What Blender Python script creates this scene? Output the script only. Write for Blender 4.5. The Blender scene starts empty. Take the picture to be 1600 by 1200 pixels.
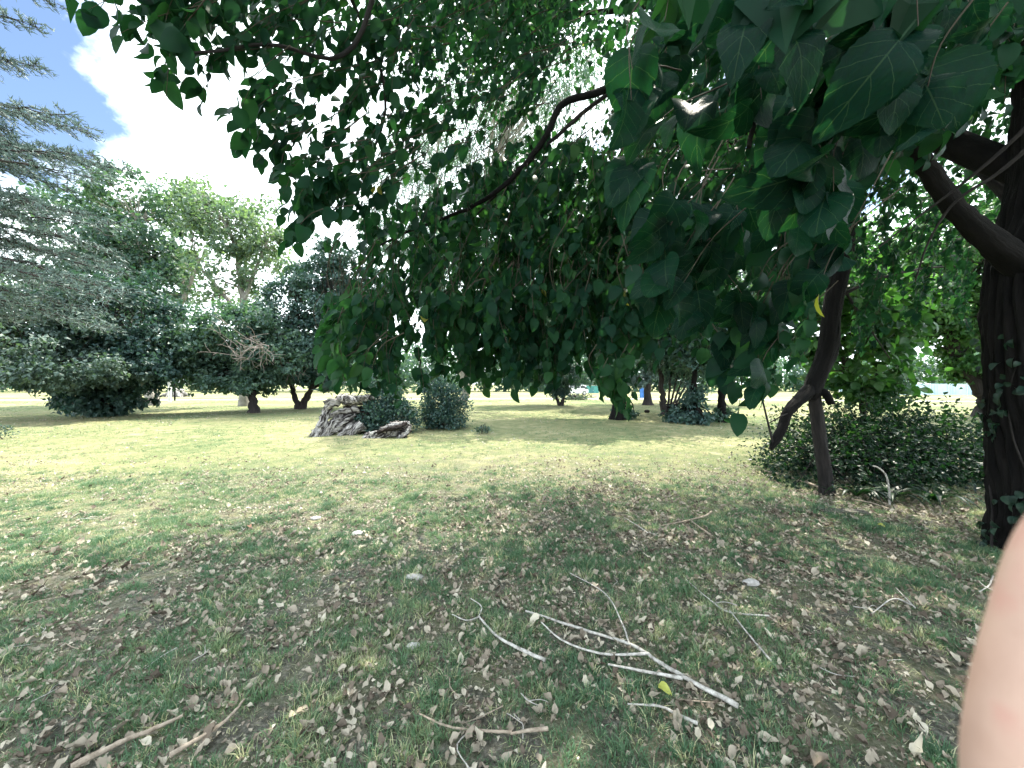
import bpy, math, random
import numpy as np
from mathutils import Vector, Matrix

rng = np.random.RandomState(7)
random.seed(7)
scene = bpy.context.scene
C = scene.collection
R = math.radians

# ------------------------------------------------------------------ camera
CAM_H = 1.6
FPX = 600.0            # focal length in pixels of a 1600 px wide picture
cam_d = bpy.data.cameras.new('camera')
cam = bpy.data.objects.new('camera', cam_d)
C.objects.link(cam)
cam.location = (0, 0, CAM_H)
cam.rotation_euler = (R(90), 0, 0)
cam_d.sensor_width = 36.0
cam_d.lens = 36.0 * FPX / 1600.0
cam_d.clip_start = 0.01
cam_d.clip_end = 5000
cam_d.dof.use_dof = True
cam_d.dof.focus_distance = 4.0
cam_d.dof.aperture_fstop = 10.0
scene.camera = cam

# ------------------------------------------------------------------ sky and sun
SUN_EL, SUN_AZ = R(60), R(32)          # azimuth from +Y towards +X
to_sun = Vector((math.sin(SUN_AZ) * math.cos(SUN_EL), math.cos(SUN_AZ) * math.cos(SUN_EL), math.sin(SUN_EL)))
world = bpy.data.worlds.new('World')
scene.world = world
world.use_nodes = True
nt = world.node_tree
for n in list(nt.nodes):
    nt.nodes.remove(n)
N, L = nt.nodes.new, nt.links.new
w_out = N('ShaderNodeOutputWorld')
sky = N('ShaderNodeTexSky')
sky.sky_type = 'NISHITA'
sky.sun_disc = False
sky.sun_elevation = SUN_EL
sky.sun_rotation = SUN_AZ
sky.air_density = 1.0
sky.dust_density = 0.6
sky.ozone_density = 2.0
bg_sky = N('ShaderNodeBackground'); bg_sky.inputs['Strength'].default_value = 0.085
bg_cloud = N('ShaderNodeBackground'); bg_cloud.inputs['Strength'].default_value = 1.35
bg_cloud.inputs['Color'].default_value = (0.86, 0.955, 1.0, 1)
tc = N('ShaderNodeTexCoord')
mp = N('ShaderNodeMapping'); mp.inputs['Location'].default_value = (3.03, 0.735, 4.985)
mp.inputs['Scale'].default_value = (1.0, 1.0, 1.5)
cn = N('ShaderNodeTexNoise'); cn.inputs['Scale'].default_value = 1.55
cn.inputs['Detail'].default_value = 9; cn.inputs['Roughness'].default_value = 0.55
cr = N('ShaderNodeValToRGB')
cr.color_ramp.elements[0].position = 0.378
cr.color_ramp.elements[1].position = 0.448
mixw = N('ShaderNodeMixShader')
L(tc.outputs['Generated'], mp.inputs['Vector'])
L(mp.outputs['Vector'], cn.inputs['Vector'])
L(cn.outputs['Fac'], cr.inputs['Fac'])
L(sky.outputs['Color'], bg_sky.inputs['Color'])
L(cr.outputs['Color'], mixw.inputs['Fac'])
L(bg_sky.outputs[0], mixw.inputs[1])
L(bg_cloud.outputs[0], mixw.inputs[2])
L(mixw.outputs[0], w_out.inputs['Surface'])

sun_d = bpy.data.lights.new('sun', 'SUN')
sun_d.energy = 4.5
sun_d.angle = R(0.55)
sun_d.color = (1.0, 0.94, 0.80)
sun = bpy.data.objects.new('sun', sun_d)
C.objects.link(sun)
sun.location = to_sun * 60
sun.rotation_euler = to_sun.to_track_quat('Z', 'Y').to_euler()

vs = scene.view_settings
vs.view_transform = 'Standard'
vs.look = 'None'
vs.gamma = 1.0
vs.exposure = 1.64
vs.use_curve_mapping = False
cy = scene.cycles
cy.max_bounces = 5
cy.diffuse_bounces = 3
cy.glossy_bounces = 2
cy.transmission_bounces = 4
cy.transparent_max_bounces = 4
cy.use_denoising = True
cy.use_adaptive_sampling = True
cy.adaptive_threshold = 0.02
cy.adaptive_min_samples = 20
cy.sample_clamp_indirect = 6.0

# ------------------------------------------------------------------ helpers
def at(px, py, d):
    """world point seen at pixel (px, py) of the 1600x1200 picture, d metres ahead"""
    return np.array(((px - 800) / FPX * d, d, CAM_H - (py - 600) / FPX * d))

def on_ground(px, py):
    d = CAM_H * FPX / (py - 600.0)
    x = (px - 800) / FPX * d
    return np.array((x, d, 0.0))

_perm = np.random.RandomState(99).rand(256, 256)
def vnoise(x, y, s, off=0):
    x = np.asarray(x, float) / s + off * 17.3 + 1000; y = np.asarray(y, float) / s + off * 9.7 + 1000
    xi = np.floor(x).astype(int); yi = np.floor(y).astype(int)
    fx = x - xi; fy = y - yi
    fx = fx * fx * (3 - 2 * fx); fy = fy * fy * (3 - 2 * fy)
    a = _perm[xi % 256, yi % 256]; b = _perm[(xi + 1) % 256, yi % 256]
    c = _perm[xi % 256, (yi + 1) % 256]; d = _perm[(xi + 1) % 256, (yi + 1) % 256]
    return (a * (1 - fx) + b * fx) * (1 - fy) + (c * (1 - fx) + d * fx) * fy

def gh(x, y):
    """height of the ground"""
    x = np.asarray(x, float); y = np.asarray(y, float)
    near = np.exp(-(x * x + y * y) / 900.0)
    return near * ((vnoise(x, y, 0.55, 1) - .5) * 0.035 + (vnoise(x, y, 0.16, 2) - .5) * 0.016) + (vnoise(x, y, 6, 3) - .5) * 0.06 * np.minimum(1, np.hypot(x, y) / 6)

def norm(v):
    v = np.asarray(v, float)
    return v / (np.linalg.norm(v, axis=-1, keepdims=True) + 1e-12)

def knobble(mb, amp, s=.09):
    """breaks a surface up into knobs and splinters"""
    for i, V in enumerate(mb.V):
        o = [vnoise(V[:, 0] + 3.1 * V[:, 2] + q, V[:, 1] - 2.3 * V[:, 2] + V[:, 2] * q, s, q) + .5 * vnoise(V[:, 2] + 2 * V[:, 0], V[:, 1] + V[:, 0], s * .45, q + 4) - .75 for q in (1, 2, 3)]
        mb.V[i] = V + amp * np.stack(o, -1)
    return mb

class MB:
    """collects vertices and faces; build() links them as ONE mesh object"""
    def __init__(s):
        s.V = []; s.F = []; s.T = []; s.U = []; s.S = []; s.n = 0; s.nu = False
    def add(s, V, F, tint=0.5, luv=None, smooth=True):
        V = np.asarray(V, float).reshape(-1, 3)
        F = np.asarray(F, int)
        s.V.append(V); s.F.append(F + s.n); s.S.append(smooth)
        t = np.asarray(tint, float)
        s.T.append(np.full(len(V), float(t)) if t.ndim == 0 else t)
        if luv is not None:
            s.nu = True
        s.U.append(V if luv is None else np.asarray(luv, float))
        s.n += len(V)
        return s
    def mesh(s, name):
        me = bpy.data.meshes.new(name)
        V = np.concatenate(s.V)
        me.vertices.add(len(V)); me.vertices.foreach_set('co', V.astype(np.float32).ravel())
        lens = np.concatenate([np.full(len(f), f.shape[1], int) for f in s.F])
        sm = np.concatenate([np.full(len(f), k, bool) for f, k in zip(s.F, s.S)])
        idx = np.concatenate([f.ravel() for f in s.F])
        me.loops.add(len(idx)); me.loops.foreach_set('vertex_index', idx.astype(np.int32))
        me.polygons.add(len(lens))
        st = np.concatenate(([0], np.cumsum(lens)[:-1]))
        me.polygons.foreach_set('loop_start', st.astype(np.int32))
        try:
            me.polygons.foreach_set('loop_total', lens.astype(np.int32))
        except Exception:
            pass
        me.polygons.foreach_set('use_smooth', sm)
        a = me.attributes.new('tint', 'FLOAT', 'POINT')
        a.data.foreach_set('value', np.concatenate(s.T).astype(np.float32))
        if s.nu or s.n < 60000:
            a = me.attributes.new('luv', 'FLOAT_VECTOR', 'POINT')
            a.data.foreach_set('vector', np.concatenate(s.U).astype(np.float32).ravel())
        me.update(calc_edges=True)
        me.validate()
        return me
    def build(s, name, mat, parent=None, stuff=False):
        me = s.mesh(name)
        me.materials.append(mat)
        o = bpy.data.objects.new(name, me)
        C.objects.link(o)
        if parent is not None:
            o.parent = parent
            o.matrix_parent_inverse = Matrix.Translation(-Vector(parent.location))
        if stuff:
            o['kind'] = 'stuff'
        return o

def tag(o, label, cat, group=None, kind=None):
    o['label'] = label; o['category'] = cat
    if group: o['group'] = group
    if kind: o['kind'] = kind
    return o

def thing(name, label, cat, loc, group=None):
    o = bpy.data.objects.new(name, None)
    o.empty_display_size = 0.2
    C.objects.link(o)
    o.location = Vector([float(c) for c in loc])
    return tag(o, label, cat, group)

def structure(o):
    o['kind'] = 'structure'
    return o

def smooth_path(pts, n):
    """Catmull-Rom through the points (last column may be a radius)"""
    P = np.asarray(pts, float)
    if len(P) == 2:
        t = np.linspace(0, 1, n)[:, None]
        return P[0] * (1 - t) + P[1] * t
    P = np.vstack([2 * P[0] - P[1], P, 2 * P[-1] - P[-2]])
    k = len(P) - 3
    u = np.linspace(0, k - 1e-6, n)
    i = np.floor(u).astype(int); t = (u - i)[:, None]
    a, b, c, d = P[i], P[i + 1], P[i + 2], P[i + 3]
    return 0.5 * (2 * b + (c - a) * t + (2 * a - 5 * b + 4 * c - d) * t ** 2 + (3 * b - a - 3 * c + d) * t ** 3)

def tube(mb, path, rad, sides=6, tint=0.5, rough=0.0, ridges=0, cap=True, seed=0, ramp_=.055):
    P = np.asarray(path, float); n = len(P)
    r = np.full(n, float(rad)) if np.ndim(rad) == 0 else np.asarray(rad, float)
    T = np.gradient(P, axis=0); T = norm(T)
    up = np.array((0.31, 0.95, 0.05)) if abs(T[0][2]) > 0.7 else np.array((0.05, 0.1, 1.0))
    X = np.zeros((n, 3)); x = norm(np.cross(up, T[0]))
    for i in range(n):
        x = norm(x - np.dot(x, T[i]) * T[i]); X[i] = x
    Y = np.cross(T, X)
    a = np.linspace(0, 2 * np.pi, sides, endpoint=False)
    rr = r[:, None] * np.ones((1, sides))
    if rough > 0:
        s = np.concatenate(([0], np.cumsum(np.linalg.norm(np.diff(P, axis=0), axis=1))))
        rm = max(r.mean(), 1e-4)
        aa = np.broadcast_to(a[None, :], rr.shape); ss = np.broadcast_to(s[:, None], rr.shape)
        cx, sx = np.cos(aa), np.sin(aa)
        low = vnoise(cx * 1.3 + seed, ss / (rm * 3) + sx * 1.3, 1.0, seed) + .5 * vnoise(cx * 2.9 + seed, sx * 2.9 + ss / (rm * 1.4), 1.0, seed + 1) - .75
        rr = rr * (1 + rough * low)
        if ridges:
            wob = vnoise(ss / (rm * 1.2), aa * 2.0, 1.0, seed + 3) * 1.1
            rid = np.abs(np.sin(aa * ridges / 2 + wob * 3.0))
            rid2 = vnoise(aa * ridges / 2.2, ss / (rm * .55), 1.0, seed + 5)
            rr = rr * (1 + ramp_ * (rid - .6) + ramp_ * 1.3 * (rid2 - .5))
    V = P[:, None, :] + X[:, None, :] * (np.cos(a)[None, :, None] * rr[..., None]) + Y[:, None, :] * (np.sin(a)[None, :, None] * rr[..., None])
    V = V.reshape(-1, 3)
    i = np.arange(n - 1)[:, None] * sides; j = np.arange(sides)[None, :]; k = (j + 1) % sides
    Q = np.stack([i + j, i + k, i + sides + k, i + sides + j], -1).reshape(-1, 4)
    sl = np.concatenate(([0], np.cumsum(np.linalg.norm(np.diff(P, axis=0), axis=1)))) + seed * 1.7
    rm_ = float(r.mean())
    LU = np.stack([np.broadcast_to(rm_ * np.cos(a)[None, :], rr.shape), np.broadcast_to(rm_ * np.sin(a)[None, :], rr.shape), np.broadcast_to(sl[:, None], rr.shape)], -1).reshape(-1, 3)
    mb.add(V, Q, tint, LU)
    if cap:
        for e, s0 in ((0, 0), (n - 1, (n - 1) * sides)):
            ring = V[s0:s0 + sides]
            Vc = np.vstack([ring, ring.mean(0)])
            jj = np.arange(sides)
            Fc = np.stack([jj, (jj + 1) % sides, np.full(sides, sides)], -1)
            if e == 0: Fc = Fc[:, ::-1]
            mb.add(Vc, Fc, tint, smooth=False)

def box(mb, c, size, rot=0.0, tint=0.5):
    c = np.asarray(c, float); hx, hy, hz = np.asarray(size, float) / 2
    V = np.array([(x, y, z) for x in (-hx, hx) for y in (-hy, hy) for z in (-hz, hz)])
    cs, sn = math.cos(rot), math.sin(rot)
    V = np.stack([V[:, 0] * cs - V[:, 1] * sn, V[:, 0] * sn + V[:, 1] * cs, V[:, 2]], -1) + c
    F = [(0, 1, 3, 2), (4, 6, 7, 5), (0, 4, 5, 1), (2, 3, 7, 6), (0, 2, 6, 4), (1, 5, 7, 3)]
    mb.add(V, F, tint, smooth=False)

# ---- leaf templates: y is the length (0..1), x the width, z the normal
def leaf_template(ts, ws, fold=0.25, curl=0.25, petiole=0.3, serr=0.0, wav=0.0, seed=0, pw=0.012):
    rs = np.random.RandomState(seed)
    V = []; U = []; F = []
    n = len(ts); ph = rs.rand() * 6
    for i, (t, w) in enumerate(zip(ts, ws)):
        z = -curl * t * t + 0.06 * math.sin(3 * t)
        yb = t - .05 * math.exp(-(t / .07) ** 2) * (1 if i else 0)
        sw = serr * (1 if i % 2 else -1)
        wl, wr = w + (sw if 0 < i < n - 1 else 0), w + (sw if 0 < i < n - 1 else 0)
        V += [(-wl, yb, z + fold * wl + wav * math.sin(9 * t + ph)), (0, t, z), (wr, yb, z + fold * wr + wav * math.sin(8 * t + ph + 2))]
        U += [(-1, t, w), (0, t, w), (1, t, w)]
    for i in range(n - 1):
        a = 3 * i
        F += [(a, a + 1, a + 4), (a, a + 4, a + 3), (a + 1, a + 2, a + 5), (a + 1, a + 5, a + 4)]
    V = np.array(V); U = np.array(U)
    F = [f for f in F if len({tuple(np.round(V[k], 6)) for k in f}) == 3]
    if petiole:
        k = len(V)
        V = np.vstack([V, [(-pw, -petiole, -0.02), (pw, -petiole, -0.02), (pw, 0.0, 0), (-pw, 0.0, 0)]])
        U = np.vstack([U, [(0, 0, 0)] * 4])
        F += [(k, k + 1, k + 2), (k, k + 2, k + 3)]
        V[:, 1] += petiole
    return V, np.array(F), U

def prof(t, ratio=0.40):
    t = np.clip(np.asarray(t, float), 0, 1)
    w = t ** .42 * (1 - t) ** .78
    return ratio * w / .455

T_HI = []
for k in range(8):
    ts = np.linspace(0, 1, 23) ** 1.35
    T_HI.append(leaf_template(ts, prof(ts, 0.33 + .017 * k), fold=[.12, .5, .2, .8, .05, .55, -.25, .35][k], curl=[.15, .5, -.25, .35, .7, .1, .3, .85][k], serr=0.009, wav=0.045, seed=k, petiole=0.33))
T_MID = []
for k in range(4):
    ts = np.array([0, .035, .16, .36, .62, .84, 1.0])
    T_MID.append(leaf_template(ts, prof(ts, .33 + .03 * k), fold=0.15 + .08 * k, curl=.1 + .07 * k, seed=k, petiole=.3))
T_LO = leaf_template(np.array([0, .35, 1.0]), np.array([0, .36, 0]), fold=0.3, curl=0.2, petiole=0)
T_NARROW = leaf_template(np.array([0, .4, 1.0]), np.array([0, .10, 0]), fold=0.3, curl=0.25, petiole=0)

def frames(tip, nrm):
    y = norm(tip)
    z = nrm - np.sum(nrm * y, 1, keepdims=True) * y
    z = norm(z); x = np.cross(y, z)
    return np.stack([x, y, z], -1)          # columns

def add_leaves(mb, tmpl, pos, tip, nrm, size, tint):
    V, F, U = tmpl
    if len(pos) == 0: return
    M = frames(np.asarray(tip), np.asarray(nrm))
    W = np.einsum('mij,vj->mvi', M, V) * np.asarray(size)[:, None, None] + np.asarray(pos)[:, None, :]
    m, v = len(pos), len(V)
    FF = (F[None] + (np.arange(m) * v)[:, None, None]).reshape(-1, F.shape[1])
    mb.add(W.reshape(-1, 3), FF, np.repeat(np.asarray(tint), v), np.tile(U, (m, 1)), smooth=(len(V) > 12))

def in_poly(px, py, poly):
    px = np.asarray(px); py = np.asarray(py)
    ins = np.zeros(px.shape, bool)
    n = len(poly); j = n - 1
    for i in range(n):
        xi, yi = poly[i]; xj, yj = poly[j]
        c = ((yi > py) != (yj > py)) & (px < (xj - xi) * (py - yi) / (yj - yi + 1e-9) + xi)
        ins ^= c; j = i
    return ins

def project(P):
    P = np.asarray(P)
    y = np.maximum(P[:, 1], 1e-3)
    return 800 + P[:, 0] / y * FPX, 600 - (P[:, 2] - CAM_H) / y * FPX, P[:, 1]

# ------------------------------------------------------------------ materials
def new_mat(name):
    m = bpy.data.materials.new(name); m.use_nodes = True
    t = m.node_tree
    for n in list(t.nodes): t.nodes.remove(n)
    out = t.nodes.new('ShaderNodeOutputMaterial')
    return m, t, out

def ramp(t, stops):
    r = t.nodes.new('ShaderNodeValToRGB')
    e = r.color_ramp.elements
    while len(e) < len(stops): e.new(0.5)
    for k, (p, c) in enumerate(stops):
        e[k].position = p; e[k].color = (*c, 1)
    return r

def leaf_mat(name, stops, trans=0.35, rough=0.4, tcol=1.6, spec=0.45, veins=False, tboost=(1.0, 1.15, 0.45)):
    m, t, out = new_mat(name)
    N, L = t.nodes.new, t.links.new
    at_ = N('ShaderNodeAttribute'); at_.attribute_name = 'tint'
    r = ramp(t, stops); L(at_.outputs['Fac'], r.inputs['Fac'])
    col = r.outputs['Color']
    p = N('ShaderNodeBsdfPrincipled')
    p.inputs['Roughness'].default_value = rough
    p.inputs['Specular IOR Level'].default_value = spec
    if veins:
        au = N('ShaderNodeAttribute'); au.attribute_name = 'luv'
        sx = N('ShaderNodeSeparateXYZ'); L(au.outputs['Vector'], sx.inputs[0])
        ab = N('ShaderNodeMath'); ab.operation = 'ABSOLUTE'; L(sx.outputs[0], ab.inputs[0])
        mr = N('ShaderNodeMath'); mr.operation = 'LESS_THAN'; mr.inputs[1].default_value = 0.028; L(ab.outputs[0], mr.inputs[0])
        k1 = N('ShaderNodeMath'); k1.operation = 'MULTIPLY'; k1.inputs[1].default_value = 0.30; L(ab.outputs[0], k1.inputs[0])
        k2 = N('ShaderNodeMath'); k2.operation = 'SUBTRACT'; L(sx.outputs[1], k2.inputs[0]); L(k1.outputs[0], k2.inputs[1])
        k3 = N('ShaderNodeMath'); k3.operation = 'MULTIPLY'; k3.inputs[1].default_value = 4.6; L(k2.outputs[0], k3.inputs[0])
        k4 = N('ShaderNodeMath'); k4.operation = 'FRACT'; L(k3.outputs[0], k4.inputs[0])
        k5 = N('ShaderNodeMath'); k5.operation = 'LESS_THAN'; k5.inputs[1].default_value = 0.045; L(k4.outputs[0], k5.inputs[0])
        mx = N('ShaderNodeMath'); mx.operation = 'MAXIMUM'; L(mr.outputs[0], mx.inputs[0]); L(k5.outputs[0], mx.inputs[1])
        nz = N('ShaderNodeTexNoise'); nz.inputs['Scale'].default_value = 9; nz.inputs['Detail'].default_value = 4
        L(au.outputs['Vector'], nz.inputs['Vector'])
        sc = N('ShaderNodeMix'); sc.data_type = 'RGBA'; sc.blend_type = 'MULTIPLY'; sc.inputs[0].default_value = 0.5
        L(col, sc.inputs[6]); L(nz.outputs['Color'], sc.inputs[7])
        vm = N('ShaderNodeMix'); vm.data_type = 'RGBA'
        vf = N('ShaderNodeMath'); vf.operation = 'MULTIPLY'; vf.inputs[1].default_value = 0.14; L(mx.outputs[0], vf.inputs[0])
        L(vf.outputs[0], vm.inputs[0]); L(sc.outputs[2], vm.inputs[6]); vm.inputs[7].default_value = (0.10, 0.17, 0.085, 1)
        col = vm.outputs[2]
        bp = N('ShaderNodeBump'); bp.inputs['Strength'].default_value = 0.35; bp.inputs['Distance'].default_value = 0.004
        ad = N('ShaderNodeMath'); ad.operation = 'ADD'; L(mx.outputs[0], ad.inputs[0]); L(nz.outputs['Fac'], ad.inputs[1])
        L(ad.outputs[0], bp.inputs['Height']); L(bp.outputs[0], p.inputs['Normal'])
    L(col, p.inputs['Base Color'])
    tr = N('ShaderNodeBsdfTranslucent')
    mu = N('ShaderNodeMix'); mu.data_type = 'RGBA'; mu.blend_type = 'MULTIPLY'; mu.inputs[0].default_value = 1.0
    L(col, mu.inputs[6]); mu.inputs[7].default_value = (tcol * tboost[0], tcol * tboost[1], tcol * tboost[2], 1)
    L(mu.outputs[2], tr.inputs['Color'])
    mix = N('ShaderNodeMixShader'); mix.inputs[0].default_value = trans
    L(p.outputs[0], mix.inputs[1]); L(tr.outputs[0], mix.inputs[2])
    L(mix.outputs[0], out.inputs['Surface'])
    return m

def bark_mat(name, c1, c2, scale=14, bump=0.6, rough=0.9, stretch=0.18, c3=None, lo=.34, hi=.66):
    m, t, out = new_mat(name)
    N, L = t.nodes.new, t.links.new
    tcn = N('ShaderNodeAttribute'); tcn.attribute_name = 'luv'; mpn = N('ShaderNodeMapping'); mpn.inputs['Scale'].default_value = (1, 1, stretch)
    L(tcn.outputs['Vector'], mpn.inputs['Vector'])
    nz = N('ShaderNodeTexNoise'); nz.inputs['Scale'].default_value = scale; nz.inputs['Detail'].default_value = 8; nz.inputs['Roughness'].default_value = .65
    L(mpn.outputs[0], nz.inputs['Vector'])
    st = [(lo, c1), (hi, c2)] + ([(hi + .12, c3)] if c3 else [])
    r = ramp(t, st); L(nz.outputs['Fac'], r.inputs['Fac'])
    p = N('ShaderNodeBsdfPrincipled'); p.inputs['Roughness'].default_value = rough; p.inputs['Specular IOR Level'].default_value = .2
    L(r.outputs['Color'], p.inputs['Base Color'])
    bp = N('ShaderNodeBump'); bp.inputs['Strength'].default_value = bump; bp.inputs['Distance'].default_value = 0.03
    L(nz.outputs['Fac'], bp.inputs['Height']); L(bp.outputs[0], p.inputs['Normal'])
    L(p.outputs[0], out.inputs['Surface'])
    return m

def flat_mat(name, c, rough=0.6, metal=0.0, var=0.25, scale=6):
    m, t, out = new_mat(name)
    N, L = t.nodes.new, t.links.new
    nz = N('ShaderNodeTexNoise'); nz.inputs['Scale'].default_value = scale; nz.inputs['Detail'].default_value = 6
    tcn = N('ShaderNodeTexCoord'); L(tcn.outputs['Object'], nz.inputs['Vector'])
    r = ramp(t, [(0.3, tuple(x * (1 - var) for x in c)), (0.7, tuple(min(1, x * (1 + var * .5)) for x in c))])
    L(nz.outputs['Fac'], r.inputs['Fac'])
    p = N('ShaderNodeBsdfPrincipled'); p.inputs['Roughness'].default_value = rough; p.inputs['Metallic'].default_value = metal
    L(r.outputs['Color'], p.inputs['Base Color']); L(p.outputs[0], out.inputs['Surface'])
    return m

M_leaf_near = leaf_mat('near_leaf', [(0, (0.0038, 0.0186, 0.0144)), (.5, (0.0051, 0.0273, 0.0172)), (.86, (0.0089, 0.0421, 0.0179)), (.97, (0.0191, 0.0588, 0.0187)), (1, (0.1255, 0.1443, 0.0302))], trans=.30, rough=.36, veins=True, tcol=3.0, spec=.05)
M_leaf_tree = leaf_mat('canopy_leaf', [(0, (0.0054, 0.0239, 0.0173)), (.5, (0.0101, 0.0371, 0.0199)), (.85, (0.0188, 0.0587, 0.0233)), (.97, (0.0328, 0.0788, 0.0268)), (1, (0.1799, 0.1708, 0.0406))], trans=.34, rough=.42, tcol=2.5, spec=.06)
M_leaf_bg = leaf_mat('park_leaf', [(0, (0.039, 0.085, 0.082)), (.5, (0.061, 0.118, 0.100)), (1, (0.108, 0.175, 0.120))], trans=.35, rough=.5, tcol=1.5)
M_leaf_dark = leaf_mat('evergreen_leaf', [(0, (0.023, 0.060, 0.063)), (.5, (0.037, 0.082, 0.079)), (1, (0.064, 0.122, 0.097))], trans=.28, rough=.45, tcol=1.4)
M_leaf_light = leaf_mat('plane_leaf', [(0, (0.071, 0.121, 0.106)), (.5, (0.107, 0.162, 0.125)), (1, (0.170, 0.221, 0.145))], trans=.42, rough=.5, tcol=1.5)
M_leaf_dull = leaf_mat('dull_leaf', [(0, (0.037, 0.073, 0.068)), (.5, (0.064, 0.108, 0.097)), (.93, (0.092, 0.139, 0.116)), (1, (0.151, 0.125, 0.081))], trans=.3, rough=.5, tcol=1.3)
M_leaf_bright = leaf_mat('sunny_leaf', [(0, (0.019, 0.057, 0.027)), (.5, (0.032, 0.092, 0.032)), (1, (0.064, 0.141, 0.038))], trans=.45, rough=.45, tcol=2.0)
M_needle = leaf_mat('cedar_needle', [(0, (.060, .105, .100)), (.5, (.090, .140, .130)), (1, (.13, .185, .165))], trans=.2, rough=.55, tcol=1.1, tboost=(1, 1, 1))
M_mound = leaf_mat('mound_leaf', [(0, (0.005, 0.018, 0.013)), (.5, (0.008, 0.028, 0.014)), (1, (0.021, 0.053, 0.017))], trans=.33, rough=.4, tcol=2.1, spec=.22)
M_ivy = leaf_mat('ivy_leaf', [(0, (.008, .026, .020)), (1, (.02, .05, .03))], trans=.2, rough=.4, spec=.3)
M_grass = leaf_mat('grass_blade', [(0, (0.0728, 0.1537, 0.0890)), (.4, (0.1196, 0.2141, 0.1155)), (.62, (0.2080, 0.2756, 0.1516)), (.75, (0.4035, 0.4028, 0.2374)), (1, (0.5855, 0.5904, 0.4070))], trans=.4, rough=.55, tcol=1.25, tboost=(1, 1.0, .8))
M_litter = leaf_mat('dry_leaf', [(0, (0.0878, 0.0686, 0.0543)), (.35, (0.2185, 0.1835, 0.1458)), (.75, (0.3406, 0.3022, 0.2454)), (1, (0.4894, 0.4524, 0.3726))], trans=.12, rough=.75, tcol=1.0, tboost=(1, 1, 1), spec=.2)
M_yellow = leaf_mat('yellow_leaf', [(0, (0.3360, 0.3740, 0.0780)), (1, (0.4000, 0.4080, 0.0910))], trans=.3, rough=.5, tcol=1.0, tboost=(1, 1, 1))
M_orange = leaf_mat('rusty_leaf', [(0, (0.2720, 0.1350, 0.0770)), (1, (0.3200, 0.1710, 0.1100))], trans=.1, rough=.6, tcol=1.0, tboost=(1, 1, 1))
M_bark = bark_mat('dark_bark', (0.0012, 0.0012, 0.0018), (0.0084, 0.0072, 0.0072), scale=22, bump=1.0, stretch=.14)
M_bark_brown = bark_mat('brown_bark', (0.011, 0.010, 0.011), (0.039, 0.034, 0.033), scale=24, bump=.9, stretch=.14)
M_bark_pale = bark_mat('pale_bark', (.16, .15, .135), (.34, .32, .29), scale=4, bump=.3, stretch=.5)
M_bark_mid = bark_mat('park_bark', (.020, .017, .019), (.058, .050, .050), scale=8, bump=.6)
M_twig = bark_mat('twig_bark', (.030, .026, .020), (.075, .062, .046), scale=40, bump=.2)
M_dead = bark_mat('dead_twig', (.19, .165, .15), (.33, .29, .27), scale=30, bump=.2)
M_stick = bark_mat('bleached_stick', (.19, .175, .16), (.56, .54, .51), scale=34, bump=.5, stretch=1.0)
M_stick_b = bark_mat('brown_stick', (.16, .125, .095), (.38, .32, .26), scale=26, bump=.4, stretch=1.0)
M_log = bark_mat('weathered_wood', (.022, .018, .018), (.36, .34, .33), scale=20, bump=1.0, stretch=.16, c3=(.56, .54, .52), lo=.42, hi=.56)
M_log_dark = bark_mat('rotten_wood', (.007, .006, .006), (.042, .032, .030), scale=18, bump=1.0, stretch=.25, c3=(.20, .17, .16))
M_plank = bark_mat('old_plank', (.05, .045, .042), (.13, .115, .10), scale=12, bump=.5, stretch=1.0)

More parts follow.
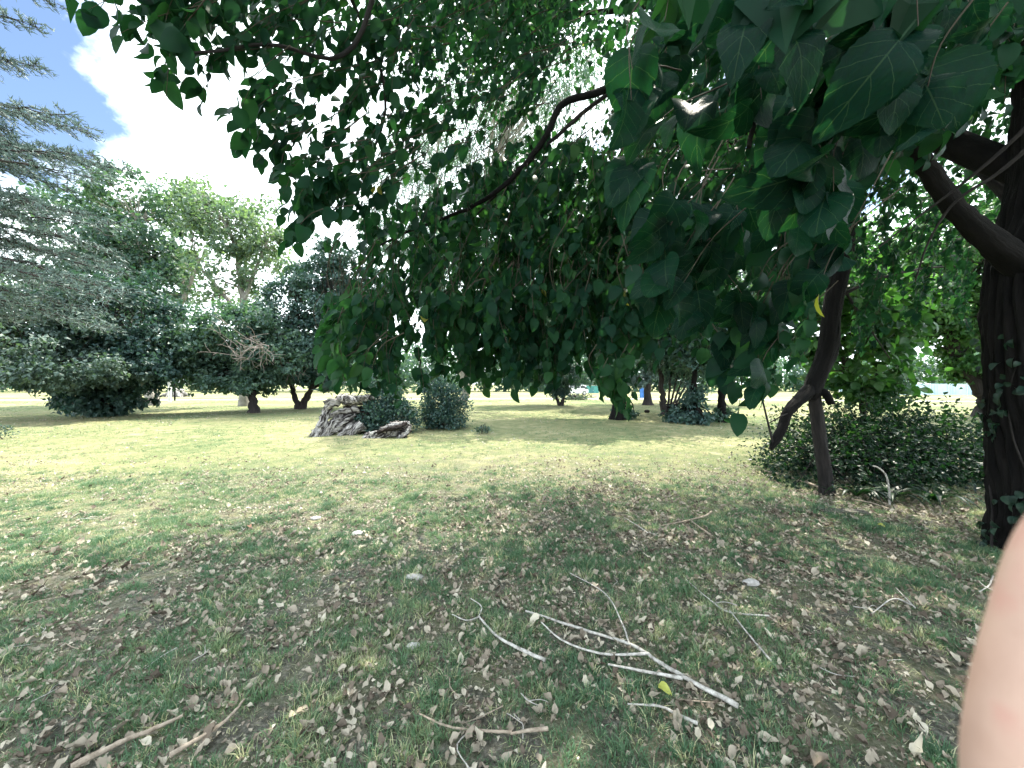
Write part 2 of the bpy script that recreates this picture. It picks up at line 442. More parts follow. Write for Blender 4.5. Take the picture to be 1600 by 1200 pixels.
# ------------------------------------------------------------------ ground
def ground_material():
    m, t, out = new_mat('lawn')
    N, L = t.nodes.new, t.links.new
    g = N('ShaderNodeNewGeometry')
    def noise(scale, detail=5, rough=.6):
        n = N('ShaderNodeTexNoise'); n.inputs['Scale'].default_value = scale; n.inputs['Detail'].default_value = detail; n.inputs['Roughness'].default_value = rough
        L(g.outputs['Position'], n.inputs['Vector']); return n
    soil = ramp(t, [(.32, (.038, .040, .032)), (.5, (.125, .122, .102)), (.68, (.30, .285, .25))]); L(noise(34, 10, .75).outputs['Fac'], soil.inputs['Fac'])
    grs = ramp(t, [(.27, (.078, .125, .060)), (.42, (.148, .182, .086)), (.53, (.25, .245, .130)), (.66, (.40, .365, .225))]); gm = N('ShaderNodeMix'); gm.data_type = 'FLOAT'; gm.inputs[0].default_value = .45; L(noise(2.2, 9, .7).outputs['Fac'], gm.inputs[2]); L(noise(.22, 3, .5).outputs['Fac'], gm.inputs[3]); L(gm.outputs[0], grs.inputs['Fac'])
    # worn patches
    patch = ramp(t, [(.44, (0, 0, 0)), (.58, (1, 1, 1))]); L(noise(3.2, 8, .7).outputs['Fac'], patch.inputs['Fac'])
    # towards the open lawn the turf closes
    sp = N('ShaderNodeVectorMath'); sp.operation = 'LENGTH'; L(g.outputs['Position'], sp.inputs[0])
    mr = N('ShaderNodeMapRange'); mr.inputs['From Min'].default_value = 4.0; mr.inputs['From Max'].default_value = 11.0
    mr.inputs['To Min'].default_value = 0.0; mr.inputs['To Max'].default_value = 0.92
    L(sp.outputs['Value'], mr.inputs['Value'])
    mx0 = N('ShaderNodeMath'); mx0.operation = 'MULTIPLY_ADD'; L(patch.outputs['Color'], mx0.inputs[0]); mx0.inputs[1].default_value = .38; L(mr.outputs[0], mx0.inputs[2])
    mx0.use_clamp = True
    mx = N('ShaderNodeMix'); mx.data_type = 'RGBA'
    L(mx0.outputs[0], mx.inputs[0]); L(soil.outputs['Color'], mx.inputs[6]); L(grs.outputs['Color'], mx.inputs[7])
    # bleached dry spots
    dry = ramp(t, [(.56, (0, 0, 0)), (.72, (1, 1, 1))]); L(noise(.55, 7, .7).outputs['Fac'], dry.inputs['Fac'])
    md = N('ShaderNodeMix'); md.data_type = 'RGBA'
    dk = N('ShaderNodeMath'); dk.operation = 'MULTIPLY'; dk.inputs[1].default_value = .6; L(dry.outputs['Color'], dk.inputs[0])
    L(dk.outputs[0], md.inputs[0]); L(mx.outputs[2], md.inputs[6]); md.inputs[7].default_value = (.38, .335, .22, 1)
    p = N('ShaderNodeBsdfPrincipled'); p.inputs['Roughness'].default_value = .95; p.inputs['Specular IOR Level'].default_value = .1
    L(md.outputs[2], p.inputs['Base Color'])
    bp = N('ShaderNodeBump'); bp.inputs['Strength'].default_value = 1.0; bp.inputs['Distance'].default_value = .05
    L(noise(38, 8, .7).outputs['Fac'], bp.inputs['Height']); L(bp.outputs[0], p.inputs['Normal'])
    L(p.outputs[0], out.inputs['Surface'])
    return m

def build_ground():
    rad = np.concatenate([np.linspace(.25, 9, 130), np.geomspace(9.2, 1500, 90)])
    na = 420
    a = np.linspace(0, 2 * np.pi, na, endpoint=False)
    x = rad[:, None] * np.cos(a); y = rad[:, None] * np.sin(a)
    V = np.stack([x, y, gh(x, y)], -1).reshape(-1, 3)
    n = len(rad)
    i = np.arange(n - 1)[:, None] * na; j = np.arange(na)[None]; k = (j + 1) % na
    Q = np.stack([i + j, i + na + j, i + na + k, i + k], -1).reshape(-1, 4)
    mb = MB(); mb.add(V, Q)
    c = np.vstack([V[:na], [(0, 0, float(gh(0, 0)))]])
    jj = np.arange(na)
    mb.add(c, np.stack([jj, (jj + 1) % na, np.full(na, na)], -1))
    structure(mb.build('ground', ground_material()))
build_ground()

def build_path():
    pts = smooth_path([(-120, 34, 0), (-60, 36.5, 0), (-20, 40, 0), (15, 41, 0), (45, 34, 0), (90, 24, 0)], 120)
    T = norm(np.gradient(pts, axis=0)); S = np.stack([-T[:, 1], T[:, 0], T[:, 2]], -1)
    w = 0.9 + .25 * vnoise(np.arange(120), np.zeros(120), 5.0, 4)
    rows = []
    for k in (-1, -.4, .4, 1):
        q = pts + S * (w * k)[:, None]
        q[:, 2] = gh(q[:, 0], q[:, 1]) + .008 + (.02 if abs(k) < .9 else -.01)
        rows.append(q)
    V = np.stack(rows, 1).reshape(-1, 3)
    i = np.arange(119)[:, None] * 4; j = np.arange(3)[None]
    Q = np.stack([i + j, i + j + 4, i + j + 5, i + j + 1], -1).reshape(-1, 4)
    mb = MB(); mb.add(V, Q[:, ::-1])
    structure(mb.build('path', flat_mat('path_gravel', (.40, .38, .35), rough=.95, var=.2, scale=3)))
build_path()

# ------------------------------------------------------------------ background trees
def jit(n, s):
    return rng.normal(0, s, (n, 3))

def bg_tree(name, label, cat, base, stems, crowns, leaf, mat, bark, leaf_px=None, tmpl=None, lean_leaf=-.1, limb_r=.05, group=None, sides=8, hollow=.45, flat=.7, dead=None):
    """stems: list of (points incl. base, r0, r1); crowns: (centre, radii, clumps, leaves per clump, spread)"""
    root = thing(name, label, cat, base, group)
    mb = MB(); nodes = []
    for k, (pts, r0, r1) in enumerate(stems):
        n = 26
        P = smooth_path(pts, n)
        P[1:-1] += rng.normal(0, r0 * .12, (n - 2, 3))
        t = np.linspace(0, 1, n)
        r = r0 * (1 - t) + r1 * t
        r *= 1 + .5 * np.exp(-t * 16) * (1 if k == 0 else .6)
        P[0, 2] -= .12
        tube(mb, P, r, max(sides, 8), rough=.35, seed=k + 3)
        nodes += [(p, rr) for p, rr in zip(P[6:], r[6:])]
    mb.build('trunk', bark, root)
    NP = np.array([p for p, _ in nodes]); NR = np.array([r for _, r in nodes])
    lm = MB(); fm = MB()
    for (c, rad, ncl, nl, spread) in crowns:
        c = np.asarray(c, float); rad = np.asarray(rad, float)
        u = norm(rng.normal(0, 1, (ncl, 3)))
        rr = (hollow + (1 - hollow) * rng.rand(ncl) ** .6)[:, None]
        # lumpy outline
        lump = 1 + .28 * (vnoise(u[:, 0] * 2.1 + c[0], u[:, 2] * 2.1 + u[:, 1], .8, 3) - .5) * 2
        cl = c + u * rad * rr * lump[:, None]
        cl[:, 2] = np.maximum(cl[:, 2], .25)
        for q in cl:
            d = np.linalg.norm(NP - q, axis=1) + np.maximum(0, NP[:, 2] - q[2]) * 1.2
            k = int(np.argmin(d + rng.rand(len(d)) * .4))
            s = NP[k]
            mid = (s + q) / 2 + rng.normal(0, .1, 3) * np.linalg.norm(q - s) + np.array((0, 0, .08 * np.linalg.norm(q - s)))
            r0 = min(NR[k] * .6, limb_r * (0.5 + rng.rand()))
            tube(lm, smooth_path([s, mid, q], 6), np.linspace(r0, r0 * .25, 6), 4, cap=False)
        m = rng.poisson(nl, ncl)
        idx = np.repeat(np.arange(ncl), m)
        sp = spread * .66 * (0.5 + .9 * rng.rand(ncl))[idx][:, None]
        P = cl[idx] + rng.normal(0, 1, (len(idx), 3)) * sp * np.array((1, 1, flat))
        keep = P[:, 2] > .08
        P = P[keep]; n = len(P); idk = idx[keep]
        tip = rng.normal(0, .8, (n, 3)) + norm(P - c) * .5 + np.array((0, 0, lean_leaf - .3))
        nr = rng.normal(0, .6, (n, 3)) + np.array((0, 0, .8)) + norm(P - c) * .3
        ct = rng.rand(ncl)
        tint = np.clip(.5 * ct[idk] + .5 * rng.rand(n), 0, 1)
        add_leaves(fm, tmpl or T_LO, P, tip, nr, leaf * 1.4 * (.65 + .7 * rng.rand(n)), tint)
    if lm.n: lm.build('limbs', bark, root, stuff=True)
    fm.build('crown', mat, root, stuff=True)
    if dead:
        dm = MB()
        for (c, spread, cnt) in dead:
            c = np.asarray(c, float)
            for _ in range(cnt):
                dr = norm(rng.normal(0, 1, 3) + np.array((0, -.7, -.1))); ln = spread * (.5 + .7 * rng.rand())
                p1 = c + dr * ln * .5 + rng.normal(0, .12, 3) * ln; p2 = c + dr * ln + rng.normal(0, .25, 3) * ln
                tube(dm, smooth_path([c + rng.normal(0, .05, 3), p1, p2], 6), np.linspace(.022, .008, 6), 4, cap=False)
                for _ in range(3):
                    s = p1 + (p2 - p1) * rng.rand(); e = s + norm(dr + rng.normal(0, .8, 3)) * ln * .45
                    tube(dm, smooth_path([s, (s + e) / 2 + rng.normal(0, .05, 3) * ln, e], 5), np.linspace(.016, .007, 5), 3, cap=False)
        dm.build('dead_twigs', M_dead, root)
    return root

def stem(px_pts, d):
    """stem points from pixels at distance d (a list of distances is allowed)"""
    ds = d if np.ndim(d) else [d] * len(px_pts)
    return [at(x, y, dd) for (x, y), dd in zip(px_pts, ds)]

def crown(px, py, d, rx, rz, ncl, nl, spread, ry=None):
    """crown ellipsoid: centre pixel, radii in pixels"""
    k = d / FPX
    return (at(px, py, d), (rx * k, (ry or rx) * k, rz * k), ncl, nl, spread)

def gbase(px, py):
    p = on_ground(px, py); p[2] = float(gh(p[0], p[1])); return p

# shrubby multi-stem tree at the left
b = gbase(160, 650); d = b[1]
bg_tree('shrubby_tree', 'dense dark shrubby tree with leaves down to the ground, left part of lawn', 'tree', b,
        [([b, b + (.1, 0, 1.2), b + (.3, .2, 4.5)], .28, .06), ([b + (.25, .1, 0), b + (.7, .2, 1.3), b + (1.6, .3, 4)], .2, .05), ([b + (-.25, .1, 0), b + (-.8, 0, 1.3), b + (-2, .2, 3.5)], .2, .05)],
        [crown(190, 520, d, 88, 82, 150, 95, .42), crown(215, 570, d, 62, 35, 60, 90, .36), crown(165, 626, d, 52, 22, 46, 80, .28), crown(120, 545, d + .6, 62, 62, 60, 80, .4)],
        .15, M_leaf_dark, M_bark_mid)
# dull grey-green tree reaching in from the left edge
b = gbase(-70, 652); d = b[1]
bg_tree('dull_leaved_tree', 'grey-green tree with reddish tinged drooping leaves at left edge', 'tree', b,
        [([b, b + (.2, 0, 1.5), b + (.8, -.1, 4.5)], .3, .08), ([b + (.1, -.1, 1.2), b + (2.4, -.5, 1.9), b + (5.2, -.6, 2.1)], .12, .04)],
        [crown(60, 535, d - 1.0, 120, 60, 120, 95, .40), crown(10, 480, d, 110, 60, 70, 90, .45), crown(110, 578, d - 1.6, 95, 26, 70, 85, .33)],
        .13, M_leaf_dull, M_bark_mid, lean_leaf=-.3)
# plane tree with the pale trunk
b = gbase(238, 633); d = b[1]
bg_tree('pale_trunk_plane_tree', 'tall tree with thick pale trunk rising behind the dark shrubby tree', 'tree', b,
        [(stem([(238, 633), (236, 590), (240, 520), (225, 430), (215, 350)], d), .40, .1), (stem([(240, 520), (275, 490), (300, 435), (320, 390)], d), .22, .07), (stem([(237, 540), (180, 470), (150, 420)], d), .2, .06)],
        [crown(215, 370, d, 68, 88, 92, 70, .72), crown(165, 440, d, 70, 80, 70, 75, .72), crown(255, 460, d + .5, 55, 85, 50, 65, .68), crown(130, 350, d, 60, 60, 34, 60, .7)],
        .23, M_leaf_bg, M_bark_pale)
# airy tall plane tree
b = gbase(384, 634); d = b[1]
bg_tree('airy_plane_tree', 'tall airy light green tree with sky showing through, left of centre', 'tree', b,
        [(stem([(384, 634), (384, 560), (380, 470), (365, 380), (330, 310)], d), .33, .07), (stem([(382, 500), (345, 455), (315, 420), (300, 380)], d), .16, .05), (stem([(381, 470), (400, 420), (420, 370)], d), .15, .05)],
        [crown(352, 350, d, 72, 62, 66, 52, .6), crown(298, 322, d, 40, 50, 34, 52, .55), crown(405, 390, d, 48, 52, 38, 52, .55), crown(360, 440, d, 80, 42, 34, 46, .6)],
        .20, M_leaf_light, M_bark_pale, hollow=.25)
# single dark trunk tree with dead twig tangle
b = gbase(397, 645); d = b[1]
bg_tree('dark_trunk_tree', 'round-crowned tree on single dark leaning trunk with pale dead twig tangle', 'tree', b,
        [(stem([(397, 645), (394, 615), (390, 580), (392, 520)], d), .25, .08), (stem([(391, 590), (360, 555), (330, 530)], d), .13, .05), (stem([(392, 585), (420, 545), (440, 520)], d), .13, .05)],
        [crown(378, 535, d, 72, 62, 110, 95, .42), crown(320, 555, d, 52, 45, 65, 90, .4), crown(430, 560, d, 38, 45, 40, 85, .38), crown(385, 595, d, 66, 18, 44, 80, .3)],
        .15, M_leaf_bg, M_bark_mid, dead=[(at(408, 540, d - 2.1), 1.25, 15), (at(378, 560, d - 2.0), 1.1, 9)])
# V-trunk tree
b = gbase(470, 639); d = b[1]
bg_tree('forked_tree', 'dark dense tree with two trunks forking in a V from the grass', 'tree', b,
        [(stem([(468, 639), (458, 612), (452, 570), (460, 500)], d), .2, .07), ([at(471, 639, d), at(484, 612, d), at(505, 575, d), at(520, 500, d)], .22, .07)],
        [crown(500, 500, d, 78, 100, 170, 95, .48), crown(450, 545, d, 40, 50, 55, 90, .42), crown(545, 450, d + .8, 60, 62, 70, 90, .5), crown(495, 585, d, 62, 18, 40, 80, .34)],
        .16, M_leaf_dark, M_bark_mid, dead=[(at(452, 575, d - 2.4), 1.3, 15), (at(505, 560, d - 2.4), 1.2, 7)])
# tall gum behind the curtain
b = gbase(712, 632); d = b[1]
bg_tree('tall_gum_tree', 'very tall slender-leaved tree with pale leaning limb behind the hanging curtain', 'tree', b,
        [(stem([(716, 632), (728, 608), (700, 500), (650, 420), (590, 375), (545, 325)], d), .36, .12), (stem([(690, 480), (690, 380), (680, 270), (700, 150)], d), .22, .05), (stem([(690, 380), (760, 280), (800, 180)], d), .14, .05)],
        [crown(620, 350, d, 60, 95, 80, 80, .8), crown(690, 230, d, 90, 110, 110, 75, .9), crown(800, 200, d, 90, 110, 90, 70, .9), crown(720, 400, d, 120, 70, 80, 75, .8), crown(880, 110, d - 8, 66, 90, 50, 62, .55)],
        .24, M_leaf_bg, M_bark_pale, tmpl=T_NARROW, lean_leaf=-.9, hollow=.3)
# centre trees
b = gbase(877, 634); d = b[1]
bg_tree('small_twin_stem_tree', 'small dark bushy tree on twin thin stems in front of white car', 'tree', b,
        [(stem([(875, 634), (869, 616), (866, 580)], d), .15, .06), (stem([(878, 634), (881, 612), (884, 570)], d), .15, .06)],
        [crown(872, 575, d, 42, 28, 60, 80, .45), crown(874, 606, d, 13, 16, 16, 60, .25), crown(840, 530, d, 60, 50, 60, 80, .6)], .16, M_leaf_dark, M_bark_mid)
b = gbase(965, 656); d = b[1]
bg_tree('stout_trunk_tree', 'tree with stout straight dark trunk on leaf-covered ground, centre right', 'tree', b,
        [(stem([(964, 656), (968, 610), (970, 540), (980, 430), (975, 330)], d), .27, .1), (stem([(970, 540), (930, 460), (900, 400)], d), .14, .05), (stem([(970, 520), (1020, 450), (1050, 400)], d), .14, .05)],
        [crown(960, 440, d, 130, 105, 150, 85, .5), crown(880, 470, d, 90, 80, 80, 80, .45), crown(900, 340, d + 2, 110, 70, 80, 70, .6), crown(760, 440, d + 6, 110, 90, 80, 70, .6), crown(1040, 420, d, 90, 90, 70, 80, .5), crown(978, 648, d, 14, 12, 12, 45, .16)], .13, M_leaf_bg, M_bark)
b = gbase(1012, 633); d = b[1]
bg_tree('far_straight_tree', 'straight dark trunk with drooping twigs standing beside bright blue sheet', 'tree', b,
        [(stem([(1012, 633), (1012, 600), (1010, 540), (1005, 420)], d), .30, .12)],
        [crown(1005, 500, d, 70, 80, 90, 80, .7), crown(1004, 592, d, 20, 12, 14, 50, .3), crown(1000, 360, d, 60, 80, 60, 80, .7)], .2, M_needle, M_bark_mid)
b = gbase(1042, 648); d = b[1]
bg_tree('fan_stemmed_tree', 'tree with a fan of many slender stems rising from one base', 'tree', b,
        [(stem([(1040, 648), (1034, 610), (1030, 540)], d), .2, .08)] + [(stem([(1043 + 2 * k, 647), (1046 + 7 * k, 610), (1050 + 15 * k, 560)], d), .07, .03) for k in range(5)],
        [crown(1065, 545, d, 70, 45, 110, 80, .45), crown(1060, 640, d, 16, 9, 8, 40, .15)], .14, M_leaf_dark, M_bark_mid)
b = gbase(1080, 662); d = b[1]
bg_tree('ivy_clad_tree', 'ragged trunk smothered in leafy shoots with weeds at its foot', 'tree', b,
        [(stem([(1085, 660), (1084, 620), (1086, 560), (1090, 450)], d), .14, .06)],
        [crown(1085, 628, d, 14, 30, 26, 50, .2), crown(1080, 655, d, 40, 12, 34, 48, .16), crown(1090, 520, d, 70, 60, 90, 80, .45)], .11, M_leaf_dark, M_bark)
b = gbase(1128, 660); d = b[1]
bg_tree('thin_dark_tree', 'thin dark trunk half hidden behind the hanging leaf strand', 'tree', b,
        [(stem([(1128, 660), (1128, 610), (1122, 540), (1130, 420)], d), .17, .08)],
        [crown(1130, 500, d, 80, 80, 100, 80, .5), crown(1130, 648, d, 12, 12, 8, 40, .15)], .13, M_leaf_bg, M_bark)
b = gbase(1078, 632); d = b[1]
bg_tree('distant_brown_trunk_tree', 'distant brown trunk between the fan-stemmed tree and the ivy clad one', 'tree', b,
        [(stem([(1076, 632), (1077, 600), (1080, 520)], d), .25, .1)], [crown(1080, 520, d, 70, 50, 80, 80, .7)], .2, M_leaf_bg, M_bark_brown)
# right-hand trees
b = gbase(1552, 652); d = b[1]
bg_tree('spreading_tree', 'thick leaning trunk with bright sunlit crown behind the big dark trunk', 'tree', b,
        [(stem([(1556, 652), (1545, 620), (1528, 596), (1500, 560), (1470, 500)], d), .55, .12), (stem([(1550, 625), (1580, 580), (1620, 500)], d), .35, .1)],
        [crown(1500, 470, d, 105, 85, 130, 90, .5), crown(1400, 490, d, 60, 50, 50, 80, .45), crown(1580, 420, d, 120, 120, 120, 90, .55), crown(1530, 570, d, 40, 22, 34, 80, .35), crown(1440, 400, d, 110, 90, 90, 90, .55)],
        .16, M_leaf_bright, M_bark_brown)
b = np.array(at(1352, 600, 8.2)); b[2] = 0
bg_tree('sapling', 'young bright green tree growing up through the leafy mound', 'tree', b,
        [([b, b + (-.05, 0, 1.0), b + (-.35, .1, 2.0), b + (-.5, .2, 3.4)], .07, .025), ([b + (-.05, 0, .9), b + (.3, .1, 1.7), b + (.7, .1, 2.6)], .04, .015)],
        [crown(1335, 560, 8.2, 70, 50, 36, 20, .24), crown(1370, 480, 8.4, 70, 70, 44, 22, .26), crown(1290, 470, 8.4, 70, 90, 50, 24, .26), crown(1365, 612, 7.8, 34, 20, 14, 18, .16)],
        .125, M_leaf_bright, M_bark_mid, tmpl=T_MID[1], limb_r=.02)

# ------------------------------------------------------------------ blue cedar at the left edge
def cedar():
    base = np.array((-17.5, 9.5, 0.0))
    root = thing('blue_cedar', 'blue-grey cedar with layered needle boughs reaching in at the left edge', 'tree', base)
    mb = MB()
    P = smooth_path([base - (0, 0, .2), base + (.1, 0, 4), base + (0, .1, 9), base + (.1, 0, 15)], 30)
    tube(mb, P, np.linspace(.5, .14, 30), 14, rough=.3)
    mb.build('trunk', M_bark_mid, root)
    edge = lambda py: np.interp(py, [-80, 0, 60, 110, 150, 200, 262, 320, 400, 450, 500, 520], [95, 88, 75, 40, 45, 120, 188, 140, 192, 198, 188, 120])
    tips = [(edge(py), py, rng.uniform(8.4, 10.4)) for py in (-30, 15, 60, 100, 190, 215, 240, 262, 290, 335, 360, 395, 425, 450, 480, 505)]
    tips += [(edge(py) - rng.uniform(25, 170), py, rng.uniform(8.2, 10.8)) for py in np.linspace(130, 500, 17)]
    nm = MB(); tw = MB()
    PN, TI, NO, SZ, TN = [], [], [], [], []
    for k, (px, py, d) in enumerate(tips):
        e = at(px, py, d)
        s = np.array((base[0], base[1], min(14.0, max(2.2, e[2] + rng.uniform(-.8, 1.2)))))
        mid = (s + e) / 2 + np.array((0, rng.normal(0, .4), rng.uniform(.3, 1.1)))
        Q = smooth_path([s, mid, e], 34)
        Q[4:] += np.cumsum(rng.normal(0, .02, (30, 3)), 0)
        bm = MB()
        tube(bm, Q[:26], np.linspace(.075, .022, 26), 6, rough=.2)
        bm.build('bough', M_bark_mid, root)
        tube(tw, Q[25:], np.linspace(.022, .006, 9), 4, cap=False)
        T = norm(e - s)
        side = norm(np.cross(T, (0, 0, 1)))
        for j in range(13, 34):
            for sd in (-1, 1):
                for rep in range(2):
                    ln = (1.25 - .95 * (j / 33.)) * rng.uniform(.6, 1.1)
                    dr = norm(T * .75 + side * sd * rng.uniform(.5, 1.0) + np.array((0, 0, rng.uniform(-.75, .12))))
                    p0 = Q[j] + rng.normal(0, .04, 3); p2 = p0 + dr * ln + np.array((0, 0, -.12 * ln)); p1 = (p0 + p2) / 2 + np.array((0, 0, .06))
                    B = smooth_path([p0, p1, p2], 5)
                    tube(tw, B, np.linspace(.010, .004, 5), 3, cap=False)
                    n = max(8, int(ln * 44))
                    t = rng.rand(n)
                    pos = p0 + (p2 - p0) * t[:, None] + np.array((0, 0, .06)) * (4 * t * (1 - t))[:, None] + rng.normal(0, .015, (n, 3))
                    PN.append(pos); TI.append(norm(np.tile(dr, (n, 1)) * .9 + rng.normal(0, .55, (n, 3)) + np.array((0, 0, .25))))
                    NO.append(rng.normal(0, 1, (n, 3))); SZ.append(rng.uniform(.08, .17, n)); TN.append(np.clip(rng.rand(n) * .6 + .4 * rng.rand(), 0, 1))
    add_leaves(nm, (np.array([(-.10, 0, 0), (.10, 0, 0), (0.0, 1, 0)]), np.array([(0, 1, 2)]), np.zeros((3, 3))), np.concatenate(PN), np.concatenate(TI), np.concatenate(NO), np.concatenate(SZ), np.concatenate(TN))
    tw.build('twigs', M_bark_mid, root, stuff=True)
    nm.build('needles', M_needle, root, stuff=True)
cedar()

# ------------------------------------------------------------------ far woodland behind the lawn
def woodland():
    mb = MB()
    xs = np.arange(-150, 150, 3.2)
    for x in xs:
        for rep in range(2):
            y = 78 + rng.uniform(-5, 8) + rep * 7
            px = 800 + x / y * 600
            h = np.interp(px, [-400, 0, 130, 320, 500, 640, 800, 1000, 1200, 1330, 1500, 1700], [15, 15, 11, 15, 14, 12, 9, 10, 9, 6, 10, 13]) * rng.uniform(.75, 1.1)
            n = 420
            u = norm(rng.normal(0, 1, (n, 3))) * (rng.rand(n) ** .33)[:, None]
            ncl = 16
            cc = norm(rng.normal(0, 1, (ncl, 3))) * .75
            idx = rng.randint(0, ncl, n)
            q = cc[idx] + rng.normal(0, .2, (n, 3))
            P = np.array((x + rng.uniform(-1, 1), y, h * .5)) + q * np.array((3.0, 2.6, h * .52))
            P[:, 2] = np.abs(P[:, 2])
            ct = rng.rand(ncl)
            add_leaves(mb, T_LO, P, rng.normal(0, 1, (n, 3)), rng.normal(0, .7, (n, 3)) + np.array((0, 0, .6)), rng.uniform(.55, 1.0, n), np.clip(ct[idx] * .6 + .4 * rng.rand(n), 0, 1))
    o = mb.build('far_woodland', M_leaf_bg)
    tag(o, 'dark green belt of far trees closing the lawn along the horizon', 'woodland', kind='stuff')
woodland()

# ------------------------------------------------------------------ logs and their shrubs
def logs():
    d = 12.3
    root = thing('hollow_stump', 'big weathered hollow stump with pale roots lying on the lawn', 'stump', gbase(540, 682))
    mb = MB()     # gnarled pale root mass
    tube(mb, smooth_path([at(489, 684, 11.6), at(495, 677, 11.7), at(503, 664, 11.9), at(512, 640, 12.1), at(519, 629, 12.3)], 26), np.interp(np.linspace(0, 1, 26), [0, .1, .5, 1], [.11, .14, .13, .11]), 48, rough=.5, ridges=13, seed=3, ramp_=.16)
    tube(mb, smooth_path([at(505, 684, 11.8), at(518, 670, 12.0), at(534, 660, 12.2), at(548, 655, 12.5)], 24), np.interp(np.linspace(0, 1, 24), [0, .5, 1], [.09, .20, .25]), 72, rough=.8, ridges=19, seed=8, ramp_=.2)
    tube(mb, smooth_path([at(515, 688, 11.8), at(514, 676, 11.9), at(522, 662, 12.0), at(530, 655, 12.2)], 16), np.linspace(.05, .13, 16), 36, rough=.6, ridges=11, seed=12, ramp_=.2)
    tube(mb, smooth_path([at(548, 690, 11.9), at(552, 676, 12.0), at(566, 664, 12.2)], 14), np.linspace(.05, .16, 14), 36, rough=.6, ridges=11, seed=14, ramp_=.2)
    tube(mb, smooth_path([at(500, 650, 12.0), at(515, 650, 12.1), at(535, 642, 12.3), at(560, 640, 12.5)], 18), np.linspace(.04, .11, 18), 36, rough=.6, ridges=11, seed=17, ramp_=.2)
    tube(mb, smooth_path([at(526, 686, 11.9), at(540, 676, 12.0), at(552, 668, 12.2)], 14), np.linspace(.06, .17, 14), 36, rough=.7, ridges=11, seed=15, ramp_=.2)
    knobble(mb, .065).build('root', M_log, root)
    mb = MB()
    tube(mb, smooth_path([at(508, 634, 12.1), at(518, 629, 12.1), at(530, 632, 12.3)], 10), [.10, .13, .14, .13, .12, .12, .11, .10, .09, .06], 14, rough=.8, ridges=6, seed=21)
    knobble(mb, .10).build('knot', M_log, root)
    mb = MB()     # rotten hollow body
    a = np.linspace(0, 2 * np.pi, 40, endpoint=False)
    c = at(558, 660, 12.75); rows = []
    for z, s in [(-.1, .80), (.1, .78), (.3, .66), (.5, .55), (.7, .50), (.86, .55), (.86, .40), (.6, .36), (.3, .34), (.06, .3)]:
        rr = s * (1 + .30 * (vnoise(np.cos(a) * 2 + 5, np.sin(a) * 2 + z * 1.5, .7, 6) - .5) * 2) * .62
        if s > .45: rr = rr * (1 - .32 * np.exp(-((a - 5.2) / .5) ** 2)) * 1.15
        rows.append(np.stack([c[0] + 1.1 * rr * np.cos(a), c[1] + rr * np.sin(a), np.full(40, z)], -1))
    V = np.concatenate(rows); i = np.arange(len(rows) - 1)[:, None] * 40; j = np.arange(40)[None]; k = (j + 1) % 40
    mb.add(V, np.stack([i + j, i + k, i + 40 + k, i + 40 + j], -1).reshape(-1, 4))
    knobble(mb, .14, .14).build('hollow_trunk', M_log_dark, root)
    mb = MB()     # overhanging slab on top
    n = 64; a = np.linspace(0, 2 * np.pi, n, endpoint=False)
    c = at(553, 622, 12.5); rows = []
    for z, s in [(-.17, .62), (-.11, .86), (-.05, 1.0), (.02, .98), (.05, .90), (.055, .4)]:
        rr = s * (1 + .8 * (vnoise(np.cos(a) * 3, np.sin(a) * 3 + z * 4, .6, 9) - .5))
        rows.append(np.stack([c[0] + .56 * rr * np.cos(a), c[1] + .42 * rr * np.sin(a), c[2] + z + .05 * (vnoise(a * 3, z + a * 0, .7, 2) - .5)], -1))
    V = np.vstack([np.concatenate(rows), [c + (0, 0, .05)], [c + (0, 0, -.2)]])
    i = np.arange(len(rows) - 1)[:, None] * n; j = np.arange(n)[None]; k = (j + 1) % n
    mb.add(V, np.stack([i + j, i + k, i + n + k, i + n + j], -1).reshape(-1, 4))
    jj = np.arange(n); top = (len(rows) - 1) * n
    mb.add(V, np.stack([top + jj, top + (jj + 1) % n, np.full(n, len(V) - 2)], -1))
    mb.add(V, np.stack([(jj + 1) % n, jj, np.full(n, len(V) - 1)], -1))
    knobble(mb, .16, .13).build('top_slab', M_log, root)
    # smaller log
    root = thing('split_log', 'short split log tapering to the left, in front of the shrub', 'log', gbase(605, 690))
    mb = MB()
    P = smooth_path([at(566, 690, 11.2), at(585, 681, 11.35), at(610, 674, 11.5), at(628, 668, 11.6), at(641, 661, 11.7)], 40)
    t = np.linspace(0, 1, 40)
    tube(mb, P, np.interp(t, [0, .06, .35, .7, .9, 1], [.05, .09, .17, .20, .17, .09]), 72, rough=.95, ridges=17, seed=31, ramp_=.22)
    tube(mb, smooth_path([at(600, 692, 11.2), at(618, 689, 11.25), at(632, 678, 11.4), at(640, 668, 11.55)], 20), np.linspace(.06, .09, 20), 40, rough=.9, ridges=11, seed=33, ramp_=.2)
    knobble(mb, .085).build('bark_shell', M_log, root)
    mb = MB()
    tube(mb, smooth_path([at(588, 675, 11.15), at(604, 671, 11.22), at(622, 668, 11.3), at(636, 661, 11.5)], 16), np.interp(np.linspace(0, 1, 16), [0, .5, 1], [.03, .075, .04]), 12, rough=.9, ridges=5, seed=37)
    knobble(mb, .08).build('rotten_heart', M_log_dark, root)
logs()

